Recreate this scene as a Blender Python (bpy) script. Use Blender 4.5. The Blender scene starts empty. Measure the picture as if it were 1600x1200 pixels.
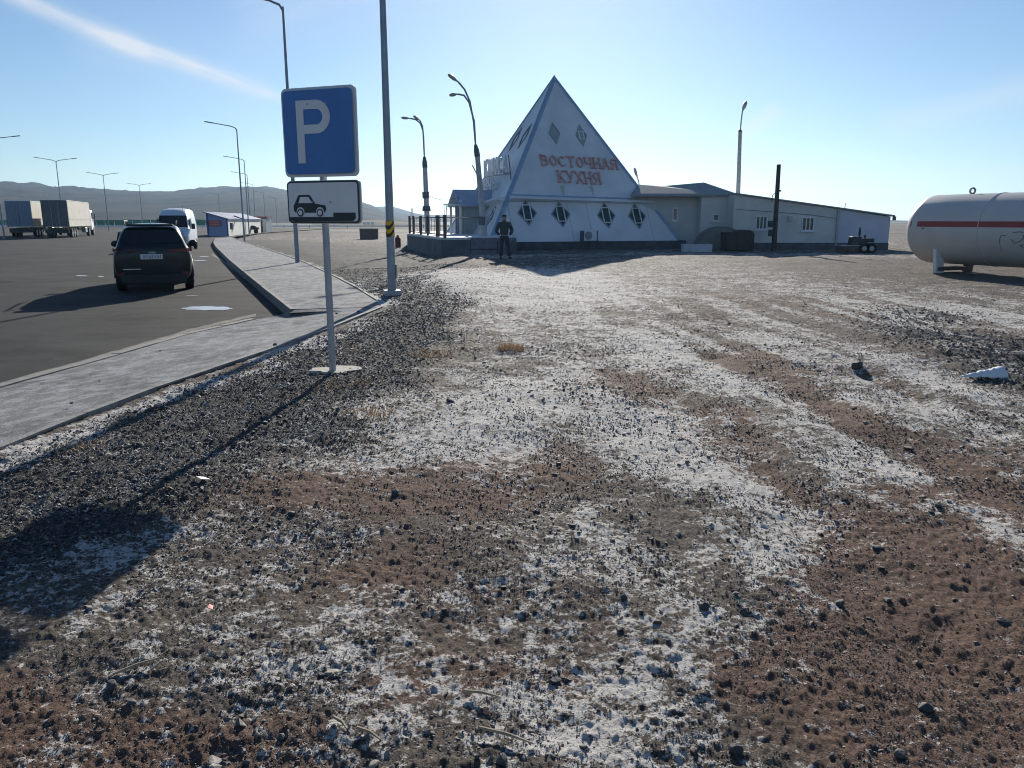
import bpy, bmesh, math, random
import numpy as np
from math import sin, cos, tan, atan, atan2, radians, pi, sqrt
from mathutils import Vector, Matrix
random.seed(7)
rng = np.random.default_rng(7)
scene = bpy.context.scene
COL = scene.collection

# ------------------------------------------------------------------ camera
H = 1.65
PITCH = atan(256 / 1200)
FX = 1200.0
cam_data = bpy.data.cameras.new("camera")
cam_data.sensor_width = 36
cam_data.lens = 27.0
cam_data.clip_start = 0.1
cam_data.clip_end = 20000
camera = bpy.data.objects.new("camera", cam_data)
camera.location = (0, 0, H)
camera.rotation_euler = (pi / 2 - PITCH, 0, 0)
COL.objects.link(camera)
scene.camera = camera

# ------------------------------------------------------------------ light and sky
SUN_AZ = radians(3.2)     # to the right of straight ahead
SUN_EL = radians(20.8)
sun_data = bpy.data.lights.new("sun", 'SUN')
sun_data.energy = 4.3
sun_data.angle = radians(0.5)
sun_data.color = (1.0, 0.93, 0.82)
sun = bpy.data.objects.new("sun", sun_data)
sd = Vector((sin(SUN_AZ) * cos(SUN_EL), cos(SUN_AZ) * cos(SUN_EL), sin(SUN_EL)))
sun.rotation_euler = sd.to_track_quat('Z', 'Y').to_euler()
sun.location = sd * 50
COL.objects.link(sun)

def raydir(u, v):
    a = (u - 800) / FX; b = (v - 600) / FX
    cp, sp = cos(PITCH), sin(PITCH)
    return Vector((a, cp - b * sp, -sp - b * cp))

world = bpy.data.worlds.new("World")
scene.world = world
world.use_nodes = True
nt = world.node_tree
for n in list(nt.nodes): nt.nodes.remove(n)
def wn(t, **k):
    n = nt.nodes.new(t)
    for a, b in k.items(): setattr(n, a, b)
    return n
sky = wn('ShaderNodeTexSky', sky_type='NISHITA', sun_disc=False)
sky.sun_elevation = SUN_EL
sky.sun_rotation = SUN_AZ
sky.altitude = 300
sky.air_density = 1.0
sky.dust_density = 0.22
sky.ozone_density = 2.2
tc = wn('ShaderNodeTexCoord')
def wmath(op, a, b=None, c=None, clamp=False):
    n = wn('ShaderNodeMath', operation=op); n.use_clamp = clamp
    for i, x in enumerate((a, b, c)):
        if x is None: continue
        if isinstance(x, (int, float)): n.inputs[i].default_value = x
        else: nt.links.new(x, n.inputs[i])
    return n.outputs[0]
def wdot(vec):
    n = wn('ShaderNodeVectorMath', operation='DOT_PRODUCT')
    nt.links.new(tc.outputs['Generated'], n.inputs[0]); n.inputs[1].default_value = vec
    return n.outputs['Value']
def wrange(x, a, b, c=0.0, d=1.0):
    n = wn('ShaderNodeMapRange', interpolation_type='SMOOTHSTEP')
    nt.links.new(x, n.inputs[0])
    n.inputs[1].default_value = a; n.inputs[2].default_value = b; n.inputs[3].default_value = c; n.inputs[4].default_value = d
    return n.outputs[0]
def streak(p0, p1, width, strength, sc, seed):
    """a wisp of cirrus along the great circle through two sky directions"""
    a = raydir(*p0).normalized(); b = raydir(*p1).normalized()
    nrm = a.cross(b).normalized(); mid = (a + b).normalized()
    along = nrm.cross(mid).normalized()
    half = sin(a.angle(b) / 2)
    d = wdot(nrm); t = wdot(along)
    comb = wn('ShaderNodeCombineXYZ')
    nt.links.new(wmath('MULTIPLY', t, sc), comb.inputs[0]); nt.links.new(wmath('MULTIPLY', d, sc * 5), comb.inputs[1])
    comb.inputs[2].default_value = seed
    nz = wn('ShaderNodeTexNoise'); nz.inputs['Scale'].default_value = 1.0; nz.inputs['Detail'].default_value = 6; nz.inputs['Roughness'].default_value = 0.6
    nt.links.new(comb.outputs[0], nz.inputs['Vector'])
    nf = nz.outputs['Fac']
    dd = wmath('ADD', d, wmath('MULTIPLY', wmath('SUBTRACT', nf, 0.5), width * 0.9))
    band = wmath('EXPONENT', wmath('MULTIPLY', wmath('POWER', wmath('DIVIDE', dd, width), 2.0), -1.0))
    ends = wmath('MULTIPLY', wrange(wmath('ABSOLUTE', t), half * 0.75, half * 1.25, 1.0, 0.0), wrange(wdot(mid), 0.2, 0.5))
    tex = wrange(nf, 0.3, 0.72, 0.35, 1.0)
    return wmath('MULTIPLY', wmath('MULTIPLY', wmath('MULTIPLY', band, ends), tex), strength)
cl = streak((-60, -45), (230, 84), 0.0095, 0.85, 9, 1.0)
for s in (streak((180, 62), (440, 152), 0.0085, 0.9, 11, 4.0), streak((120, 70), (420, 138), 0.035, 0.15, 7, 7.5),
          streak((1150, 215), (1220, 170), 0.009, 0.55, 20, 3.3), streak((1380, 200), (1640, 130), 0.02, 0.3, 6, 8.3),
          streak((380, 40), (700, -40), 0.03, 0.25, 6, 5.3), streak((1050, 240), (1160, 220), 0.012, 0.12, 14, 9.3)):
    cl = wmath('ADD', cl, s)
mixc = wn('ShaderNodeMix', data_type='RGBA')
nt.links.new(wmath('MINIMUM', cl, 0.8), mixc.inputs['Factor'])
tint = wn('ShaderNodeMix', data_type='RGBA', blend_type='MULTIPLY'); tint.inputs['Factor'].default_value = 1.0
nt.links.new(sky.outputs[0], tint.inputs[6]); tint.inputs[7].default_value = (0.86, 0.97, 1.10, 1)
nt.links.new(tint.outputs[2], mixc.inputs[6]); mixc.inputs[7].default_value = (9.0, 9.2, 9.6, 1)
bg = wn('ShaderNodeBackground'); bg.inputs['Strength'].default_value = 0.058
nt.links.new(mixc.outputs[2], bg.inputs['Color'])
wo = wn('ShaderNodeOutputWorld'); nt.links.new(bg.outputs[0], wo.inputs['Surface'])

vs = scene.view_settings
scene.display_settings.display_device = 'sRGB'
vs.view_transform = 'Standard'; vs.look = 'None'; vs.gamma = 1; vs.use_curve_mapping = False
vs.exposure = 0.62
scene.render.engine = 'CYCLES'
scene.cycles.use_denoising = True
scene.cycles.filter_width = 1.05
scene.cycles.max_bounces = 6
scene.cycles.volume_bounces = 0
scene.cycles.volume_step_rate = 5
try: scene.cycles.volume_max_steps = 64
except Exception: pass

# ------------------------------------------------------------------ helpers
def W(u, v, z=0.0):
    """photo pixel -> point on the level z"""
    d = raydir(u, v); t = (z - H) / d.z
    return Vector((d.x * t, d.y * t, z))
def A(u, v, y):
    """photo pixel -> point at distance y ahead"""
    d = raydir(u, v); t = y / d.y
    return Vector((d.x * t, y, H + d.z * t))

MATS = {}
def mat(name, c, rough=0.7, metal=0.0, var=0.0, scale=8.0, bump=0.0, c2=None, spec=0.5, bscale=None):
    if name in MATS: return MATS[name]
    m = bpy.data.materials.new(name); m.use_nodes = True
    t = m.node_tree; b = t.nodes['Principled BSDF']
    b.inputs['Base Color'].default_value = (*c, 1); b.inputs['Roughness'].default_value = rough
    b.inputs['Metallic'].default_value = metal; b.inputs['Specular IOR Level'].default_value = spec
    tcn = t.nodes.new('ShaderNodeTexCoord')
    nz = t.nodes.new('ShaderNodeTexNoise'); nz.inputs['Scale'].default_value = scale; nz.inputs['Detail'].default_value = 6; nz.inputs['Roughness'].default_value = .65
    t.links.new(tcn.outputs['Object'], nz.inputs['Vector'])
    if var > 0 or c2:
        r = t.nodes.new('ShaderNodeValToRGB')
        lo = c2 if c2 else tuple(x * (1 - var) for x in c); hi = c if c2 else tuple(min(1, x * (1 + var)) for x in c)
        r.color_ramp.elements[0].position = .32; r.color_ramp.elements[0].color = (*lo, 1)
        r.color_ramp.elements[1].position = .62; r.color_ramp.elements[1].color = (*hi, 1)
        t.links.new(nz.outputs['Fac'], r.inputs[0]); t.links.new(r.outputs[0], b.inputs['Base Color'])
    if bump > 0:
        n2 = t.nodes.new('ShaderNodeTexNoise'); n2.inputs['Scale'].default_value = bscale or scale * 3; n2.inputs['Detail'].default_value = 5
        t.links.new(tcn.outputs['Object'], n2.inputs['Vector'])
        bp = t.nodes.new('ShaderNodeBump'); bp.inputs['Strength'].default_value = bump; bp.inputs['Distance'].default_value = .02
        t.links.new(n2.outputs['Fac'], bp.inputs['Height']); t.links.new(bp.outputs[0], b.inputs['Normal'])
    MATS[name] = m
    return m

class MB:
    """collects shapes, then links them as one mesh object"""
    def __init__(s): s.v = []; s.f = []
    def add(s, verts, faces):
        k = len(s.v); s.v += [tuple(p) for p in verts]; s.f += [tuple(i + k for i in f) for f in faces]; return s
    def box(s, c, d, rz=0.0, top=(1, 1), M=None):
        x, y, z = d[0] / 2, d[1] / 2, d[2] / 2
        vs_ = [Vector((sx * x, sy * y, -z)) for sx, sy in ((-1, -1), (1, -1), (1, 1), (-1, 1))] + \
              [Vector((sx * x * top[0], sy * y * top[1], z)) for sx, sy in ((-1, -1), (1, -1), (1, 1), (-1, 1))]
        R = M if M is not None else Matrix.Rotation(rz, 3, 'Z')
        return s.add([R @ p + Vector(c) for p in vs_], [(3, 2, 1, 0), (4, 5, 6, 7), (0, 1, 5, 4), (1, 2, 6, 5), (2, 3, 7, 6), (3, 0, 4, 7)])
    def slab(s, pts, n):
        """polygon of 3-D points thickened along vector n (pts = outer face, extruded by -n)"""
        k = len(pts); n = Vector(n)
        a = [Vector(p) for p in pts]; b = [p - n for p in a]
        nn = sum(((a[i] - a[0]).cross(a[i + 1] - a[0]) for i in range(1, k - 1)), Vector((0, 0, 0)))
        if nn.dot(n) < 0: a.reverse(); b.reverse()
        return s.add(a + b, [tuple(range(k)), tuple(range(2 * k - 1, k - 1, -1))] + [(i, i + k, (i + 1) % k + k, (i + 1) % k) for i in range(k)])
    def tube(s, path, r, n=10, cap=True, squash=1.0):
        path = [Vector(p) for p in path]; m = len(path)
        rr = r if isinstance(r, (list, tuple)) else [r] * m
        ring = []
        up = Vector((0, 0, 1)); prev = None
        for i, p in enumerate(path):
            d = (path[min(i + 1, m - 1)] - path[max(i - 1, 0)]).normalized()
            if prev is None:
                a = d.cross(up)
                if a.length < .05: a = d.cross(Vector((1, 0, 0)))
            else: a = prev - d * prev.dot(d)
            a.normalize(); prev = a.copy(); b = d.cross(a).normalized()
            ring.append([p + a * rr[i] * cos(2 * pi * k / n) + b * rr[i] * squash * sin(2 * pi * k / n) for k in range(n)])
        vs_ = [q for g in ring for q in g]; fs = []
        for i in range(m - 1):
            for k in range(n):
                fs.append((i * n + k, i * n + (k + 1) % n, (i + 1) * n + (k + 1) % n, (i + 1) * n + k))
        if cap: fs.append(tuple(range(n - 1, -1, -1))); fs.append(tuple((m - 1) * n + k for k in range(n)))
        return s.add(vs_, fs)
    def sphere(s, c, r, n=12, m=8, sc=(1, 1, 1), M=None):
        vs_ = []; fs = []
        M = M or Matrix.Identity(3)
        for i in range(m + 1):
            for k in range(n):
                th = pi * (i + .001 if i == 0 else (i - .001 if i == m else i)) / m
                vs_.append(M @ Vector((r * sc[0] * sin(th) * cos(2 * pi * k / n), r * sc[1] * sin(th) * sin(2 * pi * k / n), r * sc[2] * cos(th))) + Vector(c))
        for i in range(m):
            for k in range(n):
                fs.append((i * n + k, (i + 1) * n + k, (i + 1) * n + (k + 1) % n, i * n + (k + 1) % n))
        return s.add(vs_, fs)
    def build(s, name, m, parent=None, smooth=False, sub=0, bevel=0.0):
        me = bpy.data.meshes.new(name); me.from_pydata(s.v, [], s.f); me.update()
        o = bpy.data.objects.new(name, me); COL.objects.link(o)
        if m: me.materials.append(m)
        if parent: o.parent = parent
        if smooth:
            me.polygons.foreach_set('use_smooth', [True] * len(me.polygons))
            if not sub: me.set_sharp_from_angle(angle=radians(40))
        if bevel:
            b = o.modifiers.new('bevel', 'BEVEL'); b.width = bevel; b.segments = 2; b.limit_method = 'ANGLE'
        if sub:
            b = o.modifiers.new('sub', 'SUBSURF'); b.levels = sub; b.render_levels = sub
        return o

def tag(o, label=None, cat=None, group=None, kind=None):
    for k, v in (('label', label), ('category', cat), ('group', group), ('kind', kind)):
        if v: o[k] = v
    return o
def thing(name, loc, label, cat, rz=0.0, group=None):
    o = bpy.data.objects.new(name, None); COL.objects.link(o); o.empty_display_size = .3
    o.location = loc; o.rotation_euler = (0, 0, rz)
    return tag(o, label, cat, group)
def copy_tree(o, parent=None):
    c = o.copy(); COL.objects.link(c); c.parent = parent
    for ch in [x for x in bpy.data.objects if x.parent == o]: copy_tree(ch, c)
    return c

# ---- numpy noise
def vnoise(x, y, seed=0):
    xi = np.floor(x).astype(np.int64); yi = np.floor(y).astype(np.int64)
    fx = x - xi; fy = y - yi
    fx = fx * fx * fx * (fx * (fx * 6 - 15) + 10); fy = fy * fy * fy * (fy * (fy * 6 - 15) + 10)
    def h(a, b):
        n = (a * 374761393 + b * 668265263 + seed * 974711) & 0xffffffff
        n = ((n ^ (n >> 13)) * 1274126177) & 0xffffffff
        return ((n ^ (n >> 16)) & 0xffff) / 65535.0
    return (h(xi, yi) * (1 - fx) + h(xi + 1, yi) * fx) * (1 - fy) + (h(xi, yi + 1) * (1 - fx) + h(xi + 1, yi + 1) * fx) * fy
def fbm(x, y, oct=4, seed=0):
    s = 0; a = .5; t = 0
    for i in range(oct):
        s = s + a * vnoise(x * 2 ** i + 17.3 * i, y * 2 ** i - 9.1 * i, seed + i); t += a; a *= .5
    return s / t

# ------------------------------------------------------------------ layout of the paved area
ZA = -0.25      # parking lot
ZP = -0.05      # footpath top
outer_px = [(-900, 1010), (-400, 840), (0, 703), (200, 622), (420, 548), (520, 512), (598, 480)]
outer = [W(u, v, ZP) for u, v in outer_px]
far_px = [(588, 470), (556, 450), (520, 431), (470, 408), (430, 394), (395, 383), (372, 375), (362, 370.5)]
far_edge = [W(u, v, ZP) for u, v in far_px]
kerb_px = [(338, 372.5), (335, 379), (340, 386), (357, 402), (380, 421), (420, 452), (461, 483)]
kerb = [W(u, v, ZP) for u, v in kerb_px]
inner_px = [(450, 490), (400, 499), (300, 521), (160, 562), (0, 606), (-400, 722), (-900, 860)]
inner = [W(u, v, ZA + .03) for u, v in inner_px]
paved_boundary = [p for p in outer] + far_edge      # side that meets the dirt
lot_end_a = W(362, 368.5, ZA); 
poly = [(p.x, p.y) for p in outer + far_edge] + [(-39.5, 122), (-44, 178), (-330, 190), (-330, -40), (outer[0].x - .5, -40)]
poly = np.array(poly)
def sdist(x, y):
    """signed distance to the paved polygon, negative inside"""
    n = len(poly); d = np.full(x.shape, 1e9); ins = np.zeros(x.shape, bool)
    for i in range(n):
        a = poly[i]; b = poly[(i + 1) % n]
        ex, ey = b - a; wx = x - a[0]; wy = y - a[1]
        t = np.clip((wx * ex + wy * ey) / (ex * ex + ey * ey), 0, 1)
        d = np.minimum(d, (wx - ex * t) ** 2 + (wy - ey * t) ** 2)
        c = (a[1] > y) != (b[1] > y)
        with np.errstate(divide='ignore', invalid='ignore'):
            xs = (b[0] - a[0]) * (y - a[1]) / (b[1] - a[1]) + a[0]
        ins ^= c & (x < xs)
    d = np.sqrt(d); return np.where(ins, -d, d)

def sm(x, a, b):
    t = np.clip((x - a) / (b - a), 0, 1); return t * t * (3 - 2 * t)

# frost, earth and gravel patches laid out on the ground (world positions and sizes in metres)
def blob(u, v, ru, rv, val, ang=0.0):
    c = W(u, v); a = (W(u + ru, v) - W(u - ru, v)) / 2
    t = W(u, max(v - rv, 372)); b = W(u, v + rv)
    c = (t + b) / 2
    return ('b', c.x, c.y, a.length, (t - b).length / 2, val)
def stroke(pts, w, val):
    return ('s', np.array([[W(u, v).x, W(u, v).y] for u, v in pts]), w, val)
trackA = [(960, 575), (1012, 598), (1075, 640), (1137, 682), (1200, 740), (1290, 830), (1400, 940), (1600, 1120)]
trackB = [(1120, 556), (1200, 587), (1262, 620), (1330, 655), (1412, 690), (1600, 775)]
trackC = [(1262, 568), (1350, 582), (1425, 615), (1475, 645), (1550, 682), (1640, 720)]
frost_marks = [
    blob(760, 665, 240, 75, .78), blob(640, 700, 120, 40, .15), blob(900, 500, 180, 75, .50), blob(820, 450, 130, 32, .50),
    blob(1200, 455, 340, 45, .30), blob(1000, 590, 160, 60, .40), blob(1060, 690, 110, 60, .6), blob(1090, 770, 100, 45, .2),
    stroke([(1140, 582), (1220, 640), (1300, 700), (1440, 800)], .30, .6), stroke([(1010, 615), (1090, 670), (1160, 730), (1260, 840)], .34, .6), blob(1240, 840, 120, 80, .38), blob(1330, 910, 80, 50, .35), blob(1140, 900, 120, 70, .15),
    stroke([(1200, 530), (1330, 560), (1430, 600), (1520, 640), (1640, 700)], .6, .48), stroke([(1380, 690), (1470, 740), (1600, 800)], .28, .45),
    blob(1480, 500, 160, 26, .25), blob(1400, 640, 90, 30, .25),
    blob(480, 880, 110, 34, .42), blob(360, 990, 150, 70, .30), blob(430, 1110, 180, 110, .42), blob(700, 1120, 240, 120, .38), blob(860, 1060, 160, 90, .25),
    blob(930, 930, 170, 110, .40), blob(1080, 1010, 150, 70, .30), blob(1450, 900, 50, 22, .3), blob(1480, 1110, 60, 26, .28), blob(1310, 1045, 60, 24, .35),
    blob(640, 430, 90, 22, .55), blob(720, 440, 60, 20, .5), blob(120, 910, 160, 80, .25), blob(900, 1180, 150, 50, .2),
    stroke([(0, 718), (200, 634), (420, 558), (520, 522), (600, 490)], .17, 1.5),
    stroke([(600, 474), (520, 424), (470, 402), (400, 380)], .24, 1.3),
    stroke([(640, 392), (760, 402), (1010, 396), (1300, 398), (1420, 402)], 1.5, .35),
    blob(640, 770, 190, 42, -.55), blob(500, 830, 110, 25, -.2), blob(860, 720, 80, 26, -.35), blob(700, 840, 170, 50, -.25),
    blob(1500, 960, 200, 120, -.55), blob(1400, 1120, 240, 90, -.45), blob(1560, 800, 110, 60, -.4), blob(130, 1150, 190, 60, -.3), blob(600, 1060, 100, 40, -.3), blob(780, 1010, 90, 34, -.3),
    stroke(trackA, .24, -.62), stroke(trackB, .30, -.62), stroke(trackC, .18, -.5), blob(980, 600, 50, 22, -.5), blob(1150, 560, 55, 16, -.5),
    blob(1420, 440, 140, 14, -.2), stroke([(400, 373), (450, 381), (520, 394), (600, 414)], 4.0, -.45), blob(1400, 420, 230, 12, -.45),
]
earth_marks = [blob(640, 770, 240, 55, .9), blob(860, 725, 110, 36, .6), blob(1500, 960, 240, 150, .8), blob(1400, 1130, 300, 110, .6), blob(1560, 790, 160, 70, .7),
    stroke(trackA, .30, .8), stroke(trackB, .38, .8), stroke(trackC, .22, .5), blob(980, 600, 80, 30, .9), blob(1160, 560, 80, 20, .9),
    blob(100, 1160, 240, 70, .7), blob(760, 1000, 260, 130, .4), blob(600, 1060, 140, 50, .5), blob(1250, 500, 300, 50, .35), blob(1330, 1020, 200, 60, .4), blob(540, 900, 160, 50, .3)]
gravel_poly = np.array([[W(u, v).x, W(u, v).y] for u, v in [(-300, 830), (0, 705), (420, 550), (600, 480), (520, 430), (560, 412), (640, 430), (700, 455), (735, 470), (700, 520), (660, 570), (600, 600), (520, 680), (460, 700), (420, 760), (300, 800), (180, 860), (60, 900), (-120, 1060), (-500, 1100)]])
gravel_marks = [stroke([(400, 373), (450, 381), (520, 394), (600, 414)], 4.2, .95), blob(1540, 552, 120, 44, .85), blob(1440, 492, 80, 9, .6), blob(1590, 590, 60, 18, .7), blob(500, 396, 190, 20, .9), blob(880, 545, 60, 12, .3)]
def apply_marks(marks, x, y):
    s = np.zeros(x.shape)
    for m in marks:
        if m[0] == 'b':
            _, cx, cy, rx, ry, val = m
            q = ((x - cx) / rx) ** 2 + ((y - cy) / ry) ** 2
            s += val * np.exp(-q * q * .55)
        else:
            _, P, w, val = m
            d = np.full(x.shape, 1e9)
            for i in range(len(P) - 1):
                a, b = P[i], P[i + 1]; e = b - a
                t = np.clip(((x - a[0]) * e[0] + (y - a[1]) * e[1]) / (e @ e), 0, 1)
                d = np.minimum(d, (x - a[0] - e[0] * t) ** 2 + (y - a[1] - e[1] * t) ** 2)
            s += val * np.exp(-(d / (w * w)) ** 1.5)
    return s
def poly_sd(P, x, y):
    global poly
    keep = poly; poly = P
    d = sdist(x, y); poly = keep
    return d
def warp(x, y, amp=.25, f=1.3, seed=50):
    return x + amp * (fbm(x * f, y * f, 3, seed) - .5) * 2, y + amp * (fbm(x * f + 31, y * f, 3, seed + 9) - .5) * 2
def fields(x, y):
    wx, wy = warp(x, y, .45, .9)
    wx, wy = warp(wx, wy, .12, 5.0, 70)
    r = np.hypot(x, y)
    fr = .39 + .62 * apply_marks(frost_marks, wx, wy)
    fr += (fbm(x * 2.2, y * 2.2, 4, 3) - .5) * .62 + (fbm(x * 9, y * 9, 3, 33) - .5) * .75
    ea = apply_marks(earth_marks, wx, wy) + (fbm(x * 1.4, y * 1.4, 4, 8) - .5) * .5 + .1
    g = np.maximum(1 - sm(poly_sd(gravel_poly, wx, wy), -.35, .35), np.clip(apply_marks(gravel_marks, wx, wy), 0, 1))
    # pale streaks and bare ruts running along the direction the vehicles take
    dv = np.array([W(1412, 690).x - W(1120, 556).x, W(1412, 690).y - W(1120, 556).y]); dv /= np.hypot(*dv)
    al = x * dv[0] + y * dv[1]; ac = -x * dv[1] + y * dv[0]
    ac = ac + .12 * np.sin(al * .9) + .25 * (fbm(al * .35, ac * .3, 2, 61) - .5)
    st = (fbm(al * .30, ac * 3.4, 3, 60) - .5) * 1.5
    wt = sm(x / np.maximum(y, .1), -.05, .25) * (1 - sm(y, 13, 22))
    fr = fr + st * .80 * wt
    fr = fr - g * .16
    return np.clip(fr, .16, .98), np.clip(ea, 0, 1), np.clip(g, 0, 1)
def height(x, y, g=None, detail=True):
    r = np.hypot(x, y)
    sd_ = sdist(x, y)
    z = (fbm(x * .25, y * .25, 3, 11) - .5) * .10 + (fbm(x * 1.1, y * 1.1, 3, 12) - .5) * .075
    near = 1 - sm(r, 45, 80)
    z = z * near * (.35 + .65 * sm(sd_, 0, 1.2))
    # tyre ruts
    for P, w in ((trackA, .22), (trackB, .28), (trackC, .18)):
        z += apply_marks([('s', np.array([[W(u, v).x, W(u, v).y] for u, v in P]), w, -.045)], x, y)
    if detail:
        n1 = fbm(x * 7, y * 7, 3, 20); n2 = fbm(x * 24, y * 24, 3, 23); n3 = vnoise(x * 75, y * 75, 29)
        k = 1 if g is None else (1 + .5 * g)
        z += near * k * ((n1 - .5) * .020 + np.maximum(n2 - .5, -.08) * .026 + (n3 - .5) * .009)
    # raised plateau falls away towards the paving
    z += -.065 * (1 - sm(sd_, .0, 2.2)) + .0
    m = (x < -1.5) & (y > 17)
    z += np.where(x < 0, -.16 * sm(-x, 2.2, 4.5) * sm(y, 17, 20), 0)
    # a low bank between the lamp post and the forecourt, and a heap at the right
    z += .16 * np.exp(-(((x + 1.6) / 1.6) ** 2 + ((y - 21) / 3.2) ** 2)) + .16 * np.exp(-(((x - 6.4) / 1.5) ** 2 + ((y - 9.6) / .8) ** 2))
    flat = sm(r, 60, 120)
    z = z * (1 - flat) + (-.35) * flat
    inside = sm(-sd_, .03, .16)
    z = z * (1 - inside) + np.minimum(z, -.55) * inside
    return z

# ------------------------------------------------------------------ ground
def grid_mesh(name, rs, th):
    R, T = np.meshgrid(rs, th, indexing='ij')
    x = (R * np.sin(T)).ravel(); y = (R * np.cos(T)).ravel()
    nr, nth = len(rs), len(th)
    i = np.arange(nr - 1)[:, None] * nth + np.arange(nth - 1)[None, :]
    q = np.stack([i, i + 1, i + nth + 1, i + nth], -1).reshape(-1, 4)[:, ::-1]
    return x, y, q
def np_mesh(name, co, faces, k):
    me = bpy.data.meshes.new(name)
    me.vertices.add(len(co)); me.vertices.foreach_set('co', co.astype(np.float32).ravel())
    n = len(faces)
    me.loops.add(n * k); me.loops.foreach_set('vertex_index', faces.astype(np.int32).ravel())
    me.polygons.add(n); me.polygons.foreach_set('loop_start', (np.arange(n) * k).astype(np.int32))
    try: me.polygons.foreach_set('loop_total', np.full(n, k, dtype=np.int32))
    except Exception: pass
    me.update(calc_edges=True); me.validate()
    return me
dense = np.radians(np.linspace(-46, 46, 820))
left = np.radians(np.linspace(-180, -47, 34))[:-1]; right = np.radians(np.linspace(47, 180, 34))[1:]
th = np.concatenate([left, dense, right])
rs = np.concatenate([[0.02, .3, .6, .9, 1.15], np.geomspace(1.35, 60, 860), np.geomspace(60, 5000, 60)[1:]])
gx, gy, gq = grid_mesh('ground', rs, th)
FR, EA, GR = fields(gx, gy)
gz = height(gx, gy, GR)
me = np_mesh('ground', np.stack([gx, gy, gz], 1), gq, 4)
for nm, arr in (('frost', FR), ('earth', EA), ('gravel', GR)):
    a = me.attributes.new(nm, 'FLOAT', 'POINT'); a.data.foreach_set('value', arr.astype(np.float32))
me.polygons.foreach_set('use_smooth', [True] * len(me.polygons))
ground = bpy.data.objects.new('ground', me); COL.objects.link(ground); tag(ground, kind='structure')

def ground_mat():
    m = bpy.data.materials.new('frosty_dirt'); m.use_nodes = True; t = m.node_tree; b = t.nodes['Principled BSDF']
    L = t.links.new
    def N(tp, **k):
        n = t.nodes.new(tp)
        for a, c in k.items(): setattr(n, a, c)
        return n
    pos = N('ShaderNodeNewGeometry').outputs['Position']
    def noise(s, d=5, r=.6):
        n = N('ShaderNodeTexNoise'); n.inputs['Scale'].default_value = s; n.inputs['Detail'].default_value = d; n.inputs['Roughness'].default_value = r
        L(pos, n.inputs['Vector']); return n.outputs['Fac']
    def at(nm):
        n = N('ShaderNodeAttribute'); n.attribute_name = nm; return n.outputs['Fac']
    def M(op, a, c=None, d=None, cl=False):
        n = N('ShaderNodeMath', operation=op); n.use_clamp = cl
        for i, x in enumerate((a, c, d)):
            if x is None: continue
            if isinstance(x, (int, float)): n.inputs[i].default_value = x
            else: L(x, n.inputs[i])
        return n.outputs[0]
    def mr(x, a, c, lo=0., hi=1.):
        n = N('ShaderNodeMapRange', interpolation_type='SMOOTHSTEP'); L(x, n.inputs[0])
        for i, q in enumerate((a, c, lo, hi)): n.inputs[i + 1].default_value = q
        return n.outputs[0]
    def mix(f, a, c):
        n = N('ShaderNodeMix', data_type='RGBA')
        if isinstance(f, float): n.inputs[0].default_value = f
        else: L(f, n.inputs[0])
        for s_, q in ((6, a), (7, c)):
            if isinstance(q, tuple): n.inputs[s_].default_value = (*q, 1)
            else: L(q, n.inputs[s_])
        return n.outputs[2]
    n_s = noise(45, 6, .7); n_m = noise(9, 6, .65); n_l = noise(1.6, 5); n_f = noise(170, 4, .7)
    grain = mix(mr(n_s, .35, .65), (.062, .052, .044), (.20, .168, .142))
    brown = mix(mr(n_s, .3, .7), (.080, .052, .040), (.225, .145, .110))
    dark = mix(mr(n_s, .35, .68), (.034, .035, .036), (.145, .140, .130))
    c = mix(mr(M('ADD', at('earth'), M('MULTIPLY', M('SUBTRACT', n_m, .5), .6)), .2, .75), grain, brown)
    c = mix(mr(M('ADD', at('gravel'), M('MULTIPLY', M('SUBTRACT', n_m, .5), .4)), .35, .65), c, dark)
    # sparse pale mineral flecks between the grains
    c = mix(M('MULTIPLY', mr(M('ADD', n_f, M('MULTIPLY', noise(420, 2, .5), .6)), .92, 1.02), .55), c, (.42, .38, .33))
    far = N('ShaderNodeVectorMath', operation='LENGTH'); L(pos, far.inputs[0]); dist = far.outputs['Value']
    # far plain: dry straw-coloured steppe
    plain = mix(mr(noise(.035, 6, .6), .35, .65), (.065, .058, .050), (.17, .155, .135))
    c = mix(mr(dist, 55, 130), c, plain)
    mask = M('ADD', at('frost'), M('ADD', M('MULTIPLY', M('SUBTRACT', n_s, .5), 1.9), M('ADD', M('MULTIPLY', M('SUBTRACT', n_m, .5), 1.5), M('ADD', M('MULTIPLY', M('SUBTRACT', n_f, .5), 1.3), M('MULTIPLY', M('SUBTRACT', noise(22, 4, .6), .5), 1.9)))))
    fm = mr(mask, .60, .77)
    fm = M('MULTIPLY', fm, mr(dist, 50, 130, 1.0, .2))
    c = mix(M('MULTIPLY', fm, .86), c, (.69, .67, .635))
    L(c, b.inputs['Base Color'])
    b.inputs['Roughness'].default_value = .85
    
    b.inputs['Specular IOR Level'].default_value = .10
    h = M('ADD', M('MULTIPLY', n_s, .9), M('ADD', M('MULTIPLY', n_f, .7), M('MULTIPLY', fm, .12)))
    bp = N('ShaderNodeBump'); bp.inputs['Strength'].default_value = .8; bp.inputs['Distance'].default_value = .02
    L(h, bp.inputs['Height']); L(bp.outputs[0], b.inputs['Normal'])
    return m
me.materials.append(ground_mat())

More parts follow.
